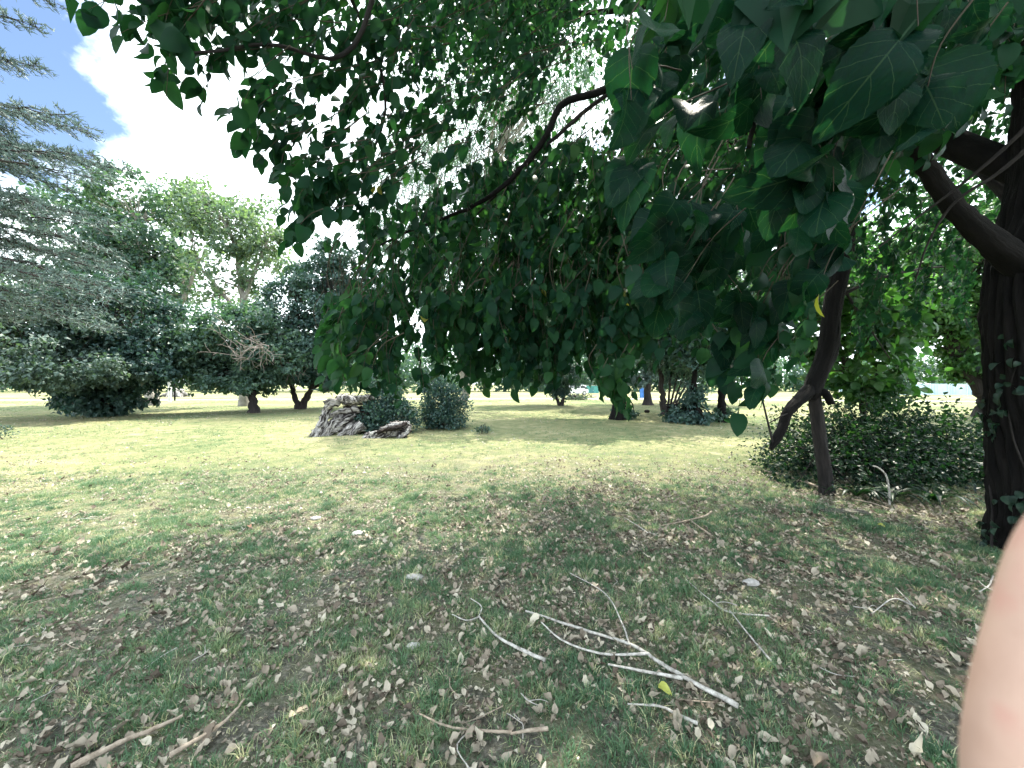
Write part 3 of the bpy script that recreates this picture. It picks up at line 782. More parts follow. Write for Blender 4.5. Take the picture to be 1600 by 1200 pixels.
def shrub(name, label, base, crowns, leaf, mat, tmpl=None, nstem=7, cat='shrub', spread_up=True):
    root = thing(name, label, cat, base)
    sm = MB(); fm = MB()
    for (c, rad, ncl, nl, spread) in crowns:
        c = np.asarray(c); rad = np.asarray(rad)
        u = norm(rng.normal(0, 1, (ncl, 3))); u[:, 2] = np.where(rng.rand(ncl) < .25, -np.abs(u[:, 2]), np.abs(u[:, 2]))
        cl = c + u * rad * (.45 + .55 * rng.rand(ncl) ** .5)[:, None] * (.75 + .75 * vnoise(u[:, 0] * 2 + c[0], u[:, 2] * 2 + u[:, 1], .7, 4)[:, None] + .25 * (rng.rand(ncl)[:, None] - .4))
        cl[:, 2] = np.maximum(cl[:, 2], .08)
        for q in cl[::4]:
            s = np.array((c[0] + rng.normal(0, .25) * rad[0], c[1] + rng.normal(0, .25) * rad[1], -.03))
            tube(sm, smooth_path([s, (s + q) / 2 + np.array((0, 0, .2)) + rng.normal(0, .05, 3), q], 6), np.linspace(.014, .005, 6), 4, cap=False)
        m = rng.poisson(nl, ncl); idx = np.repeat(np.arange(ncl), m)
        P = cl[idx] + rng.normal(0, spread, (len(idx), 3))
        P = P[P[:, 2] > .03]; n = len(P)
        tip = norm(P - (c - np.array((0, 0, .3)))) * 1.0 + rng.normal(0, .6, (n, 3))
        nr = rng.normal(0, .5, (n, 3)) + np.array((0, 0, .9)) + norm(P - c) * .4
        add_leaves(fm, tmpl or T_LO, P, tip, nr, leaf * rng.uniform(.65, 1.3, n), rng.rand(n))
    sm.build('stems', M_bark_mid, root, stuff=True)
    fm.build('foliage', mat, root, stuff=True)
    return root
shrub('leafy_shrub', 'dark leafy shrub crowding the right side of the hollow stump', gbase(604, 674), [crown(600, 636, 12.9, 26, 42, 80, 42, .13, 24), crown(622, 650, 12.7, 24, 26, 50, 42, .12), crown(590, 658, 12.5, 22, 20, 34, 40, .11), crown(636, 664, 12.6, 14, 12, 16, 34, .1), crown(588, 610, 13.0, 18, 22, 24, 40, .12)], .085, M_leaf_dark)
shrub('rounded_shrub', 'rounded dark shrub standing alone to the right of the small log', gbase(692, 668), [crown(688, 642, 13.9, 24, 36, 80, 44, .13), crown(708, 640, 13.9, 20, 30, 44, 40, .13), crown(694, 658, 13.7, 28, 14, 40, 42, .11), crown(676, 612, 14.0, 14, 26, 26, 40, .12), crown(668, 648, 13.6, 10, 10, 12, 36, .1)], .085, M_leaf_dark)
shrub('low_weed', 'low dark clump of weeds cut off by left picture edge', gbase(2, 686), [crown(0, 680, 11.2, 14, 14, 14, 18, .06)], .06, M_leaf_dull)
shrub('ground_weed', 'small low weed tuft on the open lawn right of the rounded shrub', gbase(755, 677), [crown(755, 676, 12.4, 14, 5, 12, 22, .06)], .07, M_leaf_dull)

# ------------------------------------------------------------------ leafy mound at the right
def mound():
    base = np.array((7.0, 6.6, 0))
    root = thing('leafy_mound', 'low spreading mound of dark glossy leaves around the crooked trunk', 'shrub', base)
    fm = MB(); sm = MB()
    blobs = [((5.35, 6.4), (1.05, 1.0), .82), ((6.4, 6.75), (1.3, 1.2), 1.0), ((7.5, 6.9), (1.3, 1.3), .98), ((8.5, 6.7), (1.1, 1.2), .62), ((6.9, 7.6), (1.8, 1.0), 1.25)]
    for (cx, cy), (rx, ry), h in blobs:
        n = int(2600 * rx * ry)
        u = norm(rng.normal(0, 1, (n, 3))); u[:, 2] = np.abs(u[:, 2])
        r = (.62 + .42 * rng.rand(n) ** .6)
        lump = 1 + .55 * (vnoise(u[:, 0] * 3 + cx, u[:, 1] * 3 + u[:, 2] * 2, .45, 5) - .5) * 2
        P = np.stack([cx + u[:, 0] * rx * r * lump, cy + u[:, 1] * ry * r * lump, u[:, 2] * h * r * lump + .02], -1)
        tip = u * .7 + rng.normal(0, .6, (n, 3)) + np.array((0, 0, -.1))
        nr = rng.normal(0, .45, (n, 3)) + np.array((0, -.1, .9)) + u * .5
        add_leaves(fm, T_LO, P, tip, nr, rng.uniform(.035, .10, n), np.clip(rng.rand(n) * .8 + .25 * (P[:, 2] / 1.2 - .4), 0, 1))
        for _ in range(26):
            v = norm(np.array((rng.normal(), rng.normal(), abs(rng.normal()) + .6)))
            e = np.array((cx + v[0] * rx, cy + v[1] * ry, v[2] * h * 1.22)); s = np.array((cx + rng.normal(0, .3), cy + rng.normal(0, .3), -.02))
            Q = smooth_path([s, (s + e) / 2 + np.array((0, 0, .2)), e], 9)
            tube(sm, Q, np.linspace(.008, .003, 9), 4, cap=False)
            k = 14; t = rng.rand(k) * .5 + .5
            pp = s + (e - s) * t[:, None] + np.array((0, 0, .12)) + rng.normal(0, .04, (k, 3))
            add_leaves(fm, T_LO, pp, rng.normal(0, 1, (k, 3)) + v, rng.normal(0, .5, (k, 3)) + np.array((0, 0, .8)), rng.uniform(.05, .09, k), np.clip(rng.rand(k) * .5 + .5, 0, 1))
    sm.build('stems', M_bark_mid, root, stuff=True)
    fm.build('foliage', M_mound, root, stuff=True)
    # strap-leaved plants at the foot of the mound
    for i, (px, py, cnt) in enumerate([(1392, 782, 24), (1462, 786, 18), (1338, 778, 12)]):
        g = gbase(px, py)
        rt = thing('strap_leaved_plant', ['clump of broad dark strap leaves at foot of mound, behind the bent stick', 'dark strap-leaved clump at foot of mound nearest the big trunk', 'small strap-leaved clump beside the crooked trunk at foot of mound'][i], 'plant', g, 'strap-leaved plants at the foot of the mound')
        for k in range(cnt):
            a = rng.rand() * 6.28; ln = rng.uniform(.35, .65); w = rng.uniform(.022, .036)
            dr = np.array((math.cos(a), math.sin(a), 0)); sd = np.array((-math.sin(a), math.cos(a), 0))
            t = np.linspace(0, 1, 7)
            cl = g + dr * (t * ln * .85)[:, None] + np.array((0, 0, 1.0)) * (ln * (1.05 * t - .95 * t * t))[:, None]
            ww = w * np.interp(t, [0, .3, .75, 1], [.5, 1, .75, .02])
            V = np.concatenate([cl - sd * ww[:, None] + (0, 0, .006), cl, cl + sd * ww[:, None] + (0, 0, .006)])
            F = []
            for q in range(6):
                F += [(q, q + 7, q + 8, q + 1), (q + 7, q + 14, q + 15, q + 8)]
            m = MB(); m.add(V, F, rng.rand())
            m.build('leaf', M_mound, rt)
mound()

# ------------------------------------------------------------------ far small things
def far_things():
    teal = flat_mat('teal_paint', (.06, .26, .25), .6)
    white = flat_mat('white_car_paint', (.72, .73, .74), .3, var=.06)
    glass = flat_mat('car_glass', (.03, .035, .04), .1)
    rubber = flat_mat('tyre_rubber', (.02, .02, .02), .8)
    alloy = flat_mat('alloy_wheel', (.45, .45, .46), .35, .7)
    # white car
    b = np.array((8.7, 54.5, 0.0)); rot = R(205)
    root = thing('parked_car', 'white hatchback parked on the far side of the lawn', 'car', b)
    cs, sn = math.cos(rot), math.sin(rot)
    def X(V):
        V = np.asarray(V, float); return np.stack([b[0] + V[:, 0] * cs - V[:, 1] * sn, b[1] + V[:, 0] * sn + V[:, 1] * cs, V[:, 2] + b[2]], -1)
    prof_ = [(-2.0, .35), (-2.05, .6), (-1.98, .85), (-1.85, .95), (-1.6, 1.38), (-1.2, 1.47), (.1, 1.46), (.85, .98), (1.75, .85), (2.0, .68), (2.03, .38), (1.6, .28), (-1.6, .28)]
    n = len(prof_); rows = []
    for y, s in [(-.84, .96), (-.80, 1), (.80, 1), (.84, .96)]:
        rows.append([(x * s, y * (1 - .2 * max(0, z - .95)), .28 + (z - .28) * (s if z > .9 else 1)) for x, z in prof_])
    V = X(np.array(rows).reshape(-1, 3)); F = []
    mb = MB()
    Q = [(i * n + j, i * n + (j + 1) % n, (i + 1) * n + (j + 1) % n, (i + 1) * n + j) for i in range(3) for j in range(n)]
    mb.add(V, Q, smooth=False)
    mb.add(V[:n], [tuple(range(n))], smooth=False); mb.add(V[3 * n:], [tuple(range(n))[::-1]], smooth=False)
    mb.build('body', white, root)
    for s in (-1, 1):
        for pts in ([(-1.55, .98), (-1.42, 1.34), (-.65, 1.38), (-.65, .98)], [(-.55, .98), (-.55, 1.38), (.05, 1.37), (.62, .98)]):
            mb = MB(); mb.add(X([(x, s * (.845 if z < 1.1 else .79) * 1.0, z) for x, z in pts]), [(0, 1, 2, 3)], smooth=False)
            mb.build('side_window', glass, root)
        for x in (-1.3, 1.28):
            mb = MB(); tube(mb, X([(x, s * .70, .32), (x, s * .87, .32)]), .32, 20); w = mb.build('wheel', rubber, root)
            mb = MB(); tube(mb, X([(x, s * .86, .32), (x, s * .885, .32)]), .2, 14); mb.build('rim', alloy, w)
        mb = MB(); box(mb, X([(2.0, s * .6, .68)])[0], (.08, .3, .14), rot); mb.build('headlight', alloy, root)
    for pts in ([(.16, .66, 1.44), (.16, -.66, 1.44), (.82, -.72, 1.02), (.82, .72, 1.02)], [(-1.63, .62, 1.36), (-1.63, -.62, 1.36), (-1.86, -.7, .99), (-1.86, .7, .99)]):
        P = np.array(pts); P[:, 0] += .03 * np.sign(P[:, 0]); P[:, 2] += .03
        mb = MB(); mb.add(X(P), [(0, 1, 2, 3)], smooth=False); mb.build('windscreen', glass, root)
    # brush pile beside the car
    g = gbase(902, 625); root = thing('brush_pile', 'low pile of cut dark branches on the lawn in front of the white car', 'brush pile', g)
    mb = MB(); fm = MB()
    for _ in range(60):
        s = g + np.array((rng.normal(0, .7), rng.normal(0, .5), rng.uniform(0, .35))); e = s + np.array((rng.normal(0, .6), rng.normal(0, .4), rng.uniform(-.1, .5)))
        tube(mb, smooth_path([s, (s + e) / 2, e], 4), np.linspace(.04, .012, 4), 4, cap=False)
    mb.build('branches', M_bark_mid, root)
    n = 500; P = g + rng.normal(0, 1, (n, 3)) * np.array((.8, .5, .16)) + np.array((0, 0, .22)); P[:, 2] = np.abs(P[:, 2])
    add_leaves(fm, T_LO, P, rng.normal(0, 1, (n, 3)), rng.normal(0, 1, (n, 3)), rng.uniform(.1, .2, n), rng.rand(n)); fm.build('leaves', M_leaf_dull, root, stuff=True)
    # teal shed
    g = np.array((13.6, 68, 0)); root = thing('teal_shed', 'small teal site shed far off to the right of the white car', 'shed', g)
    mb = MB(); box(mb, g + (0, 0, .65), (3.0, 2.4, 1.3)); mb.build('wall', teal, root)
    mb = MB(); box(mb, g + (0, 0, 1.36), (3.2, 2.6, .1)); mb.build('roof', flat_mat('shed_roof', (.25, .27, .27), .6), root)
    mb = MB(); box(mb, g + (.3, -1.215, .55), (.7, .04, 1.05)); dr = mb.build('door', flat_mat('shed_door', (.04, .18, .19), .6), root)
    mb = MB(); box(mb, g + (.55, -1.25, .5), (.06, .05, .12)); mb.build('handle', alloy, dr)
    # blue panel
    g = gbase(1003, 624); root = thing('blue_tarpaulin', 'bright blue upright sheet beside the straight dark trunk', 'sheet', g)
    mb = MB()
    nx, nz = 8, 10; u = np.linspace(-.22, .22, nx); v = np.linspace(.15, 1.75, nz)
    for off, flip in ((0, False), (.03, True)):
        V = np.array([(x, .03 * math.sin(x * 22 + z * 2) + off, z) for z in v for x in u]) + g
        Q = np.array([(r * nx + c, r * nx + c + 1, (r + 1) * nx + c + 1, (r + 1) * nx + c) for r in range(nz - 1) for c in range(nx - 1)])
        mb.add(V, Q[:, ::-1] if flip else Q)
    mb.build('sheet', flat_mat('blue_sheet', (.06, .22, .72), .5, var=.1), root)
    mb = MB(); tube(mb, [g + (-.2, .06, -.05), g + (-.2, .06, 1.8)], .025, 8); mb.build('post', M_bark_mid, root)
    # small lump of wood on the grass
    mb = MB(); q = gbase(1011, 645)
    tube(mb, smooth_path([q + (-.13, 0, .06), q + (0, .02, .09), q + (.14, 0, .07)], 8), [.05, .08, .09, .09, .09, .09, .08, .05], 10, rough=.5)
    tag(mb.build('wood_chunk', M_bark_brown), 'small brown chunk of wood on the grass near the stout trunk', 'log')
    # weathered stump with roots, far left
    g = gbase(276, 620); root = thing('root_stump', 'pale weathered tree stump with spreading roots beyond the path', 'stump', g)
    mb = MB()
    tube(mb, smooth_path([g + (0, 0, -.1), g + (0, 0, .5), g + (.1, 0, 1.0)], 12), np.linspace(1.0, .62, 12), 22, rough=.5, ridges=9, seed=41); mb.build('trunk', M_log, root)
    for k in range(7):
        a = k * .9 + .2; dr = np.array((math.cos(a), math.sin(a), 0)); mb = MB()
        tube(mb, smooth_path([g + dr * .5 + (0, 0, .55), g + dr * 1.1 + (0, 0, .3), g + dr * rng.uniform(1.5, 2.1) + (0, 0, -.02)], 10), np.linspace(.26, .08, 10), 8, rough=.4); mb.build('root', M_log, root)
    # posts
    for px, py, top, r, mt, lab in [(265, 628, 586, .12, flat_mat('white_post', (.62, .63, .64), .7), 'pale white post in front of the weathered stump'), (273, 626, 600, .07, M_bark, 'thin dark post beside the pale white post')]:
        g = gbase(px, py); h = CAM_H - (top - 600) / FPX * g[1]
        rt = thing('post', lab, 'post', g)
        mb = MB(); tube(mb, smooth_path([g + (0, 0, -.1), g + (.01, 0, h * .5), g + (0, 0, h - .06)], 8), r, 12, rough=.05); mb.build('shaft', mt, rt)
        mb = MB(); tube(mb, [g + (0, 0, h - .06), g + (0, 0, h)], [r * 1.12, r * .8], 12); mb.build('cap', mt, rt)
    # soil heap by the shrubby tree
    g = gbase(102, 632); mb = MB()
    n = 24; a = np.linspace(0, 2 * np.pi, n, endpoint=False); rows = []
    for z, s in [(-.05, 1.1), (.15, .95), (.4, .7), (.58, .35), (.62, .03)]:
        rr = s * (1 + .3 * (vnoise(np.cos(a) * 2, np.sin(a) * 2 + z, .7, 4) - .5)); rows.append(np.stack([g[0] + 1.0 * rr * np.cos(a), g[1] + .8 * rr * np.sin(a), np.full(n, z)], -1))
    i = np.arange(4)[:, None] * n; j = np.arange(n)[None]; k = (j + 1) % n
    mb.add(np.concatenate(rows), np.stack([i + j, i + k, i + n + k, i + n + j], -1).reshape(-1, 4))
    tag(mb.build('soil_heap', flat_mat('heap_soil', (.14, .11, .10), .95, var=.5)), 'brown heap of soil left of the dense shrubby tree', 'soil heap')
    # pale blue fence, far right
    fm_ = flat_mat('pale_blue_fence', (.42, .56, .66), .7, var=.15, scale=1.5); pm = flat_mat('fence_post', (.55, .57, .60), .6)
    root = thing('panel_fence', 'pale blue panel fence across the far right of the park', 'fence', (60, 54, 0))
    x = 46.0; k = 0
    while x < 100:
        y = 54 - (x - 46) * .06
        mb = MB(); box(mb, (x + 1.2, y, .86), (2.34, .05, 1.55), -.06)
        for q in range(6): box(mb, (x + .25 + q * .38, y - .04, .86), (.05, .03, 1.5), -.06)
        mb.build('panel', fm_, root)
        mb = MB(); box(mb, (x, y - .02, .85), (.1, .1, 1.75)); mb.build('post', pm, root)
        x += 2.4; k += 1
far_things()

# ------------------------------------------------------------------ the big tree overhead
class LeafSet:
    def __init__(s): s.p = []; s.t = []; s.n = []; s.s = []; s.c = []
    def add(s, p, t, n, sz, c):
        s.p.append(np.atleast_2d(p)); s.t.append(np.atleast_2d(t)); s.n.append(np.atleast_2d(n)); s.s.append(np.atleast_1d(sz)); s.c.append(np.atleast_1d(c))
    def cat(s):
        return [np.concatenate(q) for q in (s.p, s.t, s.n, s.s, s.c)]

def strands(ls, tw, poly, drange, count, length, nleaf, size, wind=(-.3, 0, 0), droop=1.0, back=(.35, .2, 1.0), face=.6, margin=None, dfun=None, tint=(0, 1), noise=.45):
    xs = [p[0] for p in poly]; ys = [p[1] for p in poly]
    made = 0
    for _ in range(count * 6):
        if made >= count: break
        px = rng.uniform(min(xs), max(xs)); py = rng.uniform(min(ys), max(ys))
        if not in_poly(np.array([px]), np.array([py]), poly)[0]: continue
        d = rng.uniform(*drange) if dfun is None else dfun(px, py) * rng.uniform(.88, 1.15)
        e = at(px, py, d)
        ln = length * rng.uniform(.6, 1.25)
        bk = norm(np.array(back) + rng.normal(0, .22, 3))
        s = e + bk * ln
        mid = (s + e) / 2 + np.array((-.10, 0, .07)) * ln + rng.normal(0, .05, 3) * ln
        Q = smooth_path([s, mid, e], 9)
        rt_ = min(1.0, .35 + d * .22); tube(tw, Q, np.linspace(.0040, .0014, 9) * rt_, 5, cap=False)
        n = max(3, int(rng.normal(nleaf, nleaf * .2)))
        t = np.clip((np.arange(n) + rng.rand(n) * .6) / n, 0, .999)
        u = t * 8; i = np.floor(u).astype(int); f = (u - i)[:, None]
        P = Q[i] * (1 - f) + Q[np.minimum(i + 1, 8)] * f
        alt = np.where(np.arange(n) % 2 == 0, 1, -1)[:, None]
        T = norm(e - s); side = norm(np.cross(T, rng.normal(0, 1, 3)))
        tip = T * .35 + side * alt * .55 + np.array((0, 0, -droop)) + np.array(wind) + rng.normal(0, noise, (n, 3))
        nr = rng.normal(0, .75, (n, 3)) + np.array((0, -face, .55))
        sz = size * rng.uniform(.55, 1.25, n)
        qx, qy, qd = project(P + norm(tip) * (sz * .7)[:, None])
        ok = in_poly(qx, qy, margin or poly) & (qd > .35)
        if ok.sum() == 0: continue
        ls.add(P[ok], tip[ok], nr[ok], sz[ok], np.clip(rng.uniform(*tint) * .45 + rng.rand(ok.sum()) * .55 * (tint[1] - tint[0]) + tint[0] * .5, 0, .985))
        made += 1

def big_tree():
    base = np.array((5.05, 3.52, 0.0))
    root = thing('overhanging_tree', 'big broad-leaved tree with dark furrowed trunk at right, boughs hanging over the lawn', 'tree', base)
    # trunk
    mb = MB(); n = 230
    P = smooth_path([base + (.05, 0, -.15), base + (0, 0, .5), base + (-.06, 0, 1.3), base + (-.06, .02, 2.3), base + (.10, .05, 3.3), base + (.12, .1, 5.2), base + (-.2, .3, 7.5)], n)
    z = P[:, 2]
    tube(mb, P, np.interp(z, [-.2, 0, .4, 1.2, 2.2, 2.9, 3.6, 5.5, 7.6], [.56, .48, .41, .385, .41, .43, .35, .28, .16]), 170, rough=.10, ridges=34, seed=51, ramp_=.085)
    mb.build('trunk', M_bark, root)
    # main boughs (centre line, radii)
    boughs = [
        ([base + (-.05, 0, 2.45), at(1520, 352, 3.5), at(1455, 272, 3.45), at(1400, 180, 3.35), (2.2, 3.0, 5.0), (.2, 2.9, 5.7), (-1.6, 2.9, 6.0)], [.15, .085, .074, .068, .06, .045, .03], .03),
        ([base + (0, .1, 3.0), at(1500, 235, 4.6), at(1420, 225, 5.6), (3.6, 7.0, 5.6), (1.8, 8.0, 6.2)], .075, .03),
        ([base + (.1, .2, 3.6), (4.4, 5.2, 5.3), (3.2, 6.4, 5.6), (1.6, 5.0, 5.4), at(1010, 100, 3.4), at(940, 142, 3.2), at(880, 162, 3.15), at(852, 215, 3.15), at(800, 278, 3.2), at(740, 322, 3.3), at(650, 357, 3.4), at(592, 384, 3.45)], [.14, .11, .085, .06, .036, .029, .027, .024, .020, .016, .011, .007], .006),
        ([at(1010, 108, 3.42), at(935, 158, 3.3), at(890, 195, 3.3), at(838, 242, 3.35), at(780, 300, 3.5), at(735, 345, 3.7)], [.02, .019, .018, .016, .013, .008], .006),
        ([base + (-.05, 0, 3.8), (3.8, 2.4, 5.2), (2.2, 1.4, 5.6), (.5, 1.2, 5.4), (-1.2, 1.5, 4.6)], .14, .03),
        ([base + (.1, -.1, 4.0), (5.6, 1.2, 5.6), (5.2, -1.0, 6.2), (3.6, -2.6, 6.4)], .14, .04),
        ([base + (0, 0, 4.4), (6.4, 4.6, 6.2), (7.6, 6.6, 6.8)], .13, .04),
        ([base + (0, .1, 5.0), (3.6, 5.4, 7.2), (1.6, 6.6, 8.0), (-.6, 6.8, 8.2)], .11, .03),
        ([(2.2, 1.4, 5.6), (1.5, 1.1, 4.1), at(1220, 0, 1.05), at(1190, 120, .98), at(1170, 230, .95)], .03, .006),
        ([(.5, 1.2, 5.4), (-.4, 1.9, 4.8), at(560, 60, 2.3), at(420, 70, 2.0), at(290, 85, 1.75)], .03, .006),
        ([(-1.2, 1.5, 4.6), (-1.3, 2.2, 4.6), at(600, 130, 2.8), at(560, 280, 2.9), at(520, 330, 2.9)], .022, .006),
    ]
    for k, (pts, r0, r1) in enumerate(boughs):
        mb = MB(); rl = r0 if isinstance(r0, list) else None; r0 = max(rl) if rl else r0; n = 90 if r0 > .1 else 30
        Q = smooth_path(pts, n); Q[2:-1] += rng.normal(0, .0025, (n - 3, 3))
        t = np.linspace(0, 1, n)
        r = r1 + (r0 - r1) * (1 - t) ** (1.0 if r0 > .2 else 1.6)
        if rl: r = np.interp(t, np.linspace(0, 1, len(rl)), rl)
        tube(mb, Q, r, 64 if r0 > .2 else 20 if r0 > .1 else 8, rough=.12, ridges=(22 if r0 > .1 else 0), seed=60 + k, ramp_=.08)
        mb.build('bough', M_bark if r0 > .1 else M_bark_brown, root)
    # two bare whips crossing the trunk
    for pts in ([(1625, 178), (1560, 240), (1500, 290), (1440, 335), (1366, 392)], [(1625, 215), (1560, 270), (1490, 318), (1450, 380), (1430, 440)]):
        mb = MB(); Q = smooth_path([at(x, y, 2.1 + .1 * i) for i, (x, y) in enumerate(pts)], 24)
        tube(mb, Q, np.linspace(.012, .004, 24), 7, rough=.15); mb.build('bare_twig', M_bark_brown, root)
    ls = LeafSet(); tw = MB()
    # curtain in the middle
    cur = [(500, 385), (580, 340), (680, 300), (760, 250), (860, 190), (960, 260), (1040, 300), (1040, 560), (1000, 590), (985, 655), (950, 655), (930, 600), (900, 588), (870, 612), (800, 622), (760, 618), (700, 606), (640, 640), (600, 620), (520, 612), (490, 610), (520, 500), (555, 420)]
    strands(ls, tw, cur, (2.9, 4.6), 300, .75, 17, .098, wind=(-.12, 0, 0), back=(.12, .1, 1.0), tint=(0, 1))
    low = [(500, 470), (1030, 440), (1030, 570), (990, 600), (930, 590), (870, 612), (800, 624), (700, 604), (600, 618), (520, 608)]
    strands(ls, tw, low, (2.8, 4.4), 190, .6, 16, .10, wind=(-.1, 0, 0), back=(.1, .1, 1.0), tint=(0, .9))
    strands(ls, tw, [(490, 470), (570, 450), (580, 615), (480, 618)], (2.3, 2.8), 14, .45, 11, .11, wind=(-.55, 0, 0), back=(.4, .1, 1), tint=(.35, 1))
    strands(ls, tw, [(930, 560), (985, 560), (985, 662), (940, 640)], (2.6, 2.9), 6, .32, 9, .10, wind=(.1, 0, 0), back=(0, .1, 1), tint=(.5, 1))
    strands(ls, tw, [(640, 330), (760, 280), (880, 240), (1010, 290), (1020, 520), (640, 540)], (3.6, 5.4), 215, .8, 17, .105, back=(.12, .1, 1.0), tint=(.1, 1))
    # upper left canopy
    ul = [(85, 15), (150, 75), (205, 95), (212, 140), (300, 165), (330, 225), (400, 262), (430, 300), (470, 330), (425, 395), (470, 395), (500, 345), (560, 350), (620, 315), (650, 300), (700, 300), (760, 240), (830, 220), (850, 120), (895, 40), (900, -60), (85, -60)]
    def dul(px, py): return np.interp(px, [80, 250, 500, 850], [1.55, 1.85, 2.5, 3.4])
    strands(ls, tw, ul, None, 265, .52, 11, .088, wind=(-.3, 0, 0), back=(.75, .15, .75), dfun=dul, face=.3, tint=(0, .8))
    strands(ls, tw, [(440, 300), (540, 250), (620, 300), (560, 345), (480, 360), (440, 395), (425, 390)], (2.2, 2.6), 16, .4, 9, .095, wind=(-.4, 0, 0), back=(.8, .1, .7), tint=(0, .8))
    # close cluster of large leaves
    e1 = [(905, 300), (945, 215), (985, 110), (1050, -40), (1420, -40), (1490, 100), (1440, 190), (1360, 250), (1330, 330), (1280, 350), (1200, 350), (1100, 330), (1000, 310)]
    def de1(px, py): return np.interp(py, [-40, 150, 340], [.72, .80, .92])
    strands(ls, tw, e1, None, 27, .30, 7, .122, wind=(-.55, 0, 0), back=(.5, .12, .8), dfun=de1, face=1.0, tint=(0, .8), noise=.5)
    e2 = [(990, 330), (1100, 320), (1330, 310), (1320, 400), (1270, 500), (1240, 500), (1120, 530), (1030, 500), (980, 440)]
    strands(ls, tw, e2, (1.15, 1.9), 34, .38, 8, .125, wind=(-.35, 0, 0), back=(.5, .1, .85), face=.9, tint=(0, .75))
    e3 = [(1105, 470), (1250, 470), (1240, 560), (1210, 640), (1200, 700), (1105, 700), (1130, 640), (1110, 560)]
    strands(ls, tw, e3, (1.5, 2.1), 18, .42, 8, .115, wind=(-.15, 0, 0), back=(.1, .1, 1), tint=(0, .8))
    # darker leaves filling in behind
    fill = [(985, 250), (1400, 200), (1340, 300), (1290, 330), (1280, 500), (1250, 590), (1220, 630), (1130, 600), (1010, 590), (990, 420)]
    strands(ls, tw, fill, (2.6, 4.8), 190, .7, 14, .105, back=(.25, .1, 1), tint=(0, .8))
    tr = [(1020, -40), (1640, -40), (1640, 130), (1560, 200), (1520, 170), (1440, 270), (1300, 300), (1200, 250), (1000, 220)]
    strands(ls, tw, tr, (1.5, 3.2), 215, .5, 10, .11, back=(.5, .1, .9), tint=(0, .75))
    rm = [(1330, 250), (1440, 290), (1530, 420), (1545, 540), (1470, 480), (1420, 530), (1330, 560)]
    strands(ls, tw, rm, (4.6, 8.0), 125, .8, 15, .11, back=(.2, .1, 1), tint=(0, .8))
    # the crown above
    def crown_blob(c, rad, ncl, per, sp, sz=.115, thin=True):
        u = norm(rng.normal(0, 1, (ncl, 3))) * (rng.rand(ncl) ** .4)[:, None]
        cl = np.array(c) + u * np.array(rad)
        px, py, _ = project(cl)
        inframe = (cl[:, 1] > .3)
        bad = inframe & (((px > -50) & (px < 600) & (py > -20)) | (thin & (px > 0) & (px < 900) & (py > 0) & (rng.rand(ncl) < .55)) | in_poly(px, py, [(835, 70), (985, 70), (985, 230), (835, 230)]) | in_poly(px, py, [(380, 250), (560, 330), (560, 450), (380, 450)]) | (py > 330))
        for q in cl[~bad]:
            tube(tw, smooth_path([q + (.3, .1, .25), q + (.1, 0, .1), q + (-.25, 0, -.15)], 5), np.linspace(.006, .002, 5), 4, cap=False)
            n = rng.poisson(per)
            p = q + rng.normal(0, sp, (n, 3)) * np.array((1, 1, .7))
            ls.add(p, rng.normal(0, .5, (n, 3)) + np.array((-.2, 0, -.7)), rng.normal(0, .6, (n, 3)) + np.array((0, -.1, .8)), sz * rng.uniform(.7, 1.2, n), np.clip(rng.rand() * .4 + .6 * rng.rand(n), 0, .985))
    crown_blob((-.2, 7.0, 8.2), (1.7, 1.6, 1.0), 120, 30, .34, .12, False)  # this clump and the next are added to shade the left foreground
    crown_blob((-.6, 5.6, 7.4), (1.4, 1.2, .8), 80, 30, .34, .12, False)
    crown_blob((3.6, 4.6, 6.3), (5.6, 3.6, 1.5), 330, 30, .32)
    crown_blob((2.6, 1.2, 6.0), (5.6, 3.2, 1.3), 300, 28, .34)
    crown_blob((5.0, 5.6, 7.8), (4.6, 4.0, 1.5), 210, 28, .36)
    crown_blob((3.4, 7.2, 5.6), (3.6, 2.0, 1.1), 170, 26, .32)
    crown_blob((6.8, 5.0, 5.4), (2.6, 2.8, 1.6), 150, 26, .32)
    crown_blob((4.5, -2.2, 6.2), (4.5, 2.6, 1.3), 110, 28, .36)
    p, t, nr, sz, c = ls.cat()
    yel = rng.rand(len(c)) < .0015
    c[yel] = 1.0
    px, py, dd = project(p)
    vis = (px > -20) & (px < 1620) & (py > -20) & (py < 900) & (dd > .3)
    score = np.where(vis, sz / np.maximum(dd, .3), 0)
    order = np.argsort(-score)
    big = order[:300]; rest = order[300:]
    c[big] = np.minimum(c[big], .95)
    # the 300 largest are leaves of their own
    variants = []
    for k in range(16):
        V, F, U = T_HI[k % 8]
        m = MB(); m.add(V, F, min(.96, .06 + .06 * k), U)
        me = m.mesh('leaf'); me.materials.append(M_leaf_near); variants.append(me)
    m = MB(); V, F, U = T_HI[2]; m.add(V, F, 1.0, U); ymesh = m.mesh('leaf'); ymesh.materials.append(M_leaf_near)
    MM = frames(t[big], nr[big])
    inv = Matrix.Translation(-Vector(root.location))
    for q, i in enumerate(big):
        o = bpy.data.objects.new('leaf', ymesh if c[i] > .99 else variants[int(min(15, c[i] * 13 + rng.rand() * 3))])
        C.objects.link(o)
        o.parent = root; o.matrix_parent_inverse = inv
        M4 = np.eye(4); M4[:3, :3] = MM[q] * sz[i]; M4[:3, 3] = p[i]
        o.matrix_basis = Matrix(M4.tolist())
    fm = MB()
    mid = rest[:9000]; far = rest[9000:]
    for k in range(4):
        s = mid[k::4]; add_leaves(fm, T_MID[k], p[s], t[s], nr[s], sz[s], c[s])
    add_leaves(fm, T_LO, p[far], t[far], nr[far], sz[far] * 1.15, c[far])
    fm.build('foliage', M_leaf_tree, root, stuff=True)
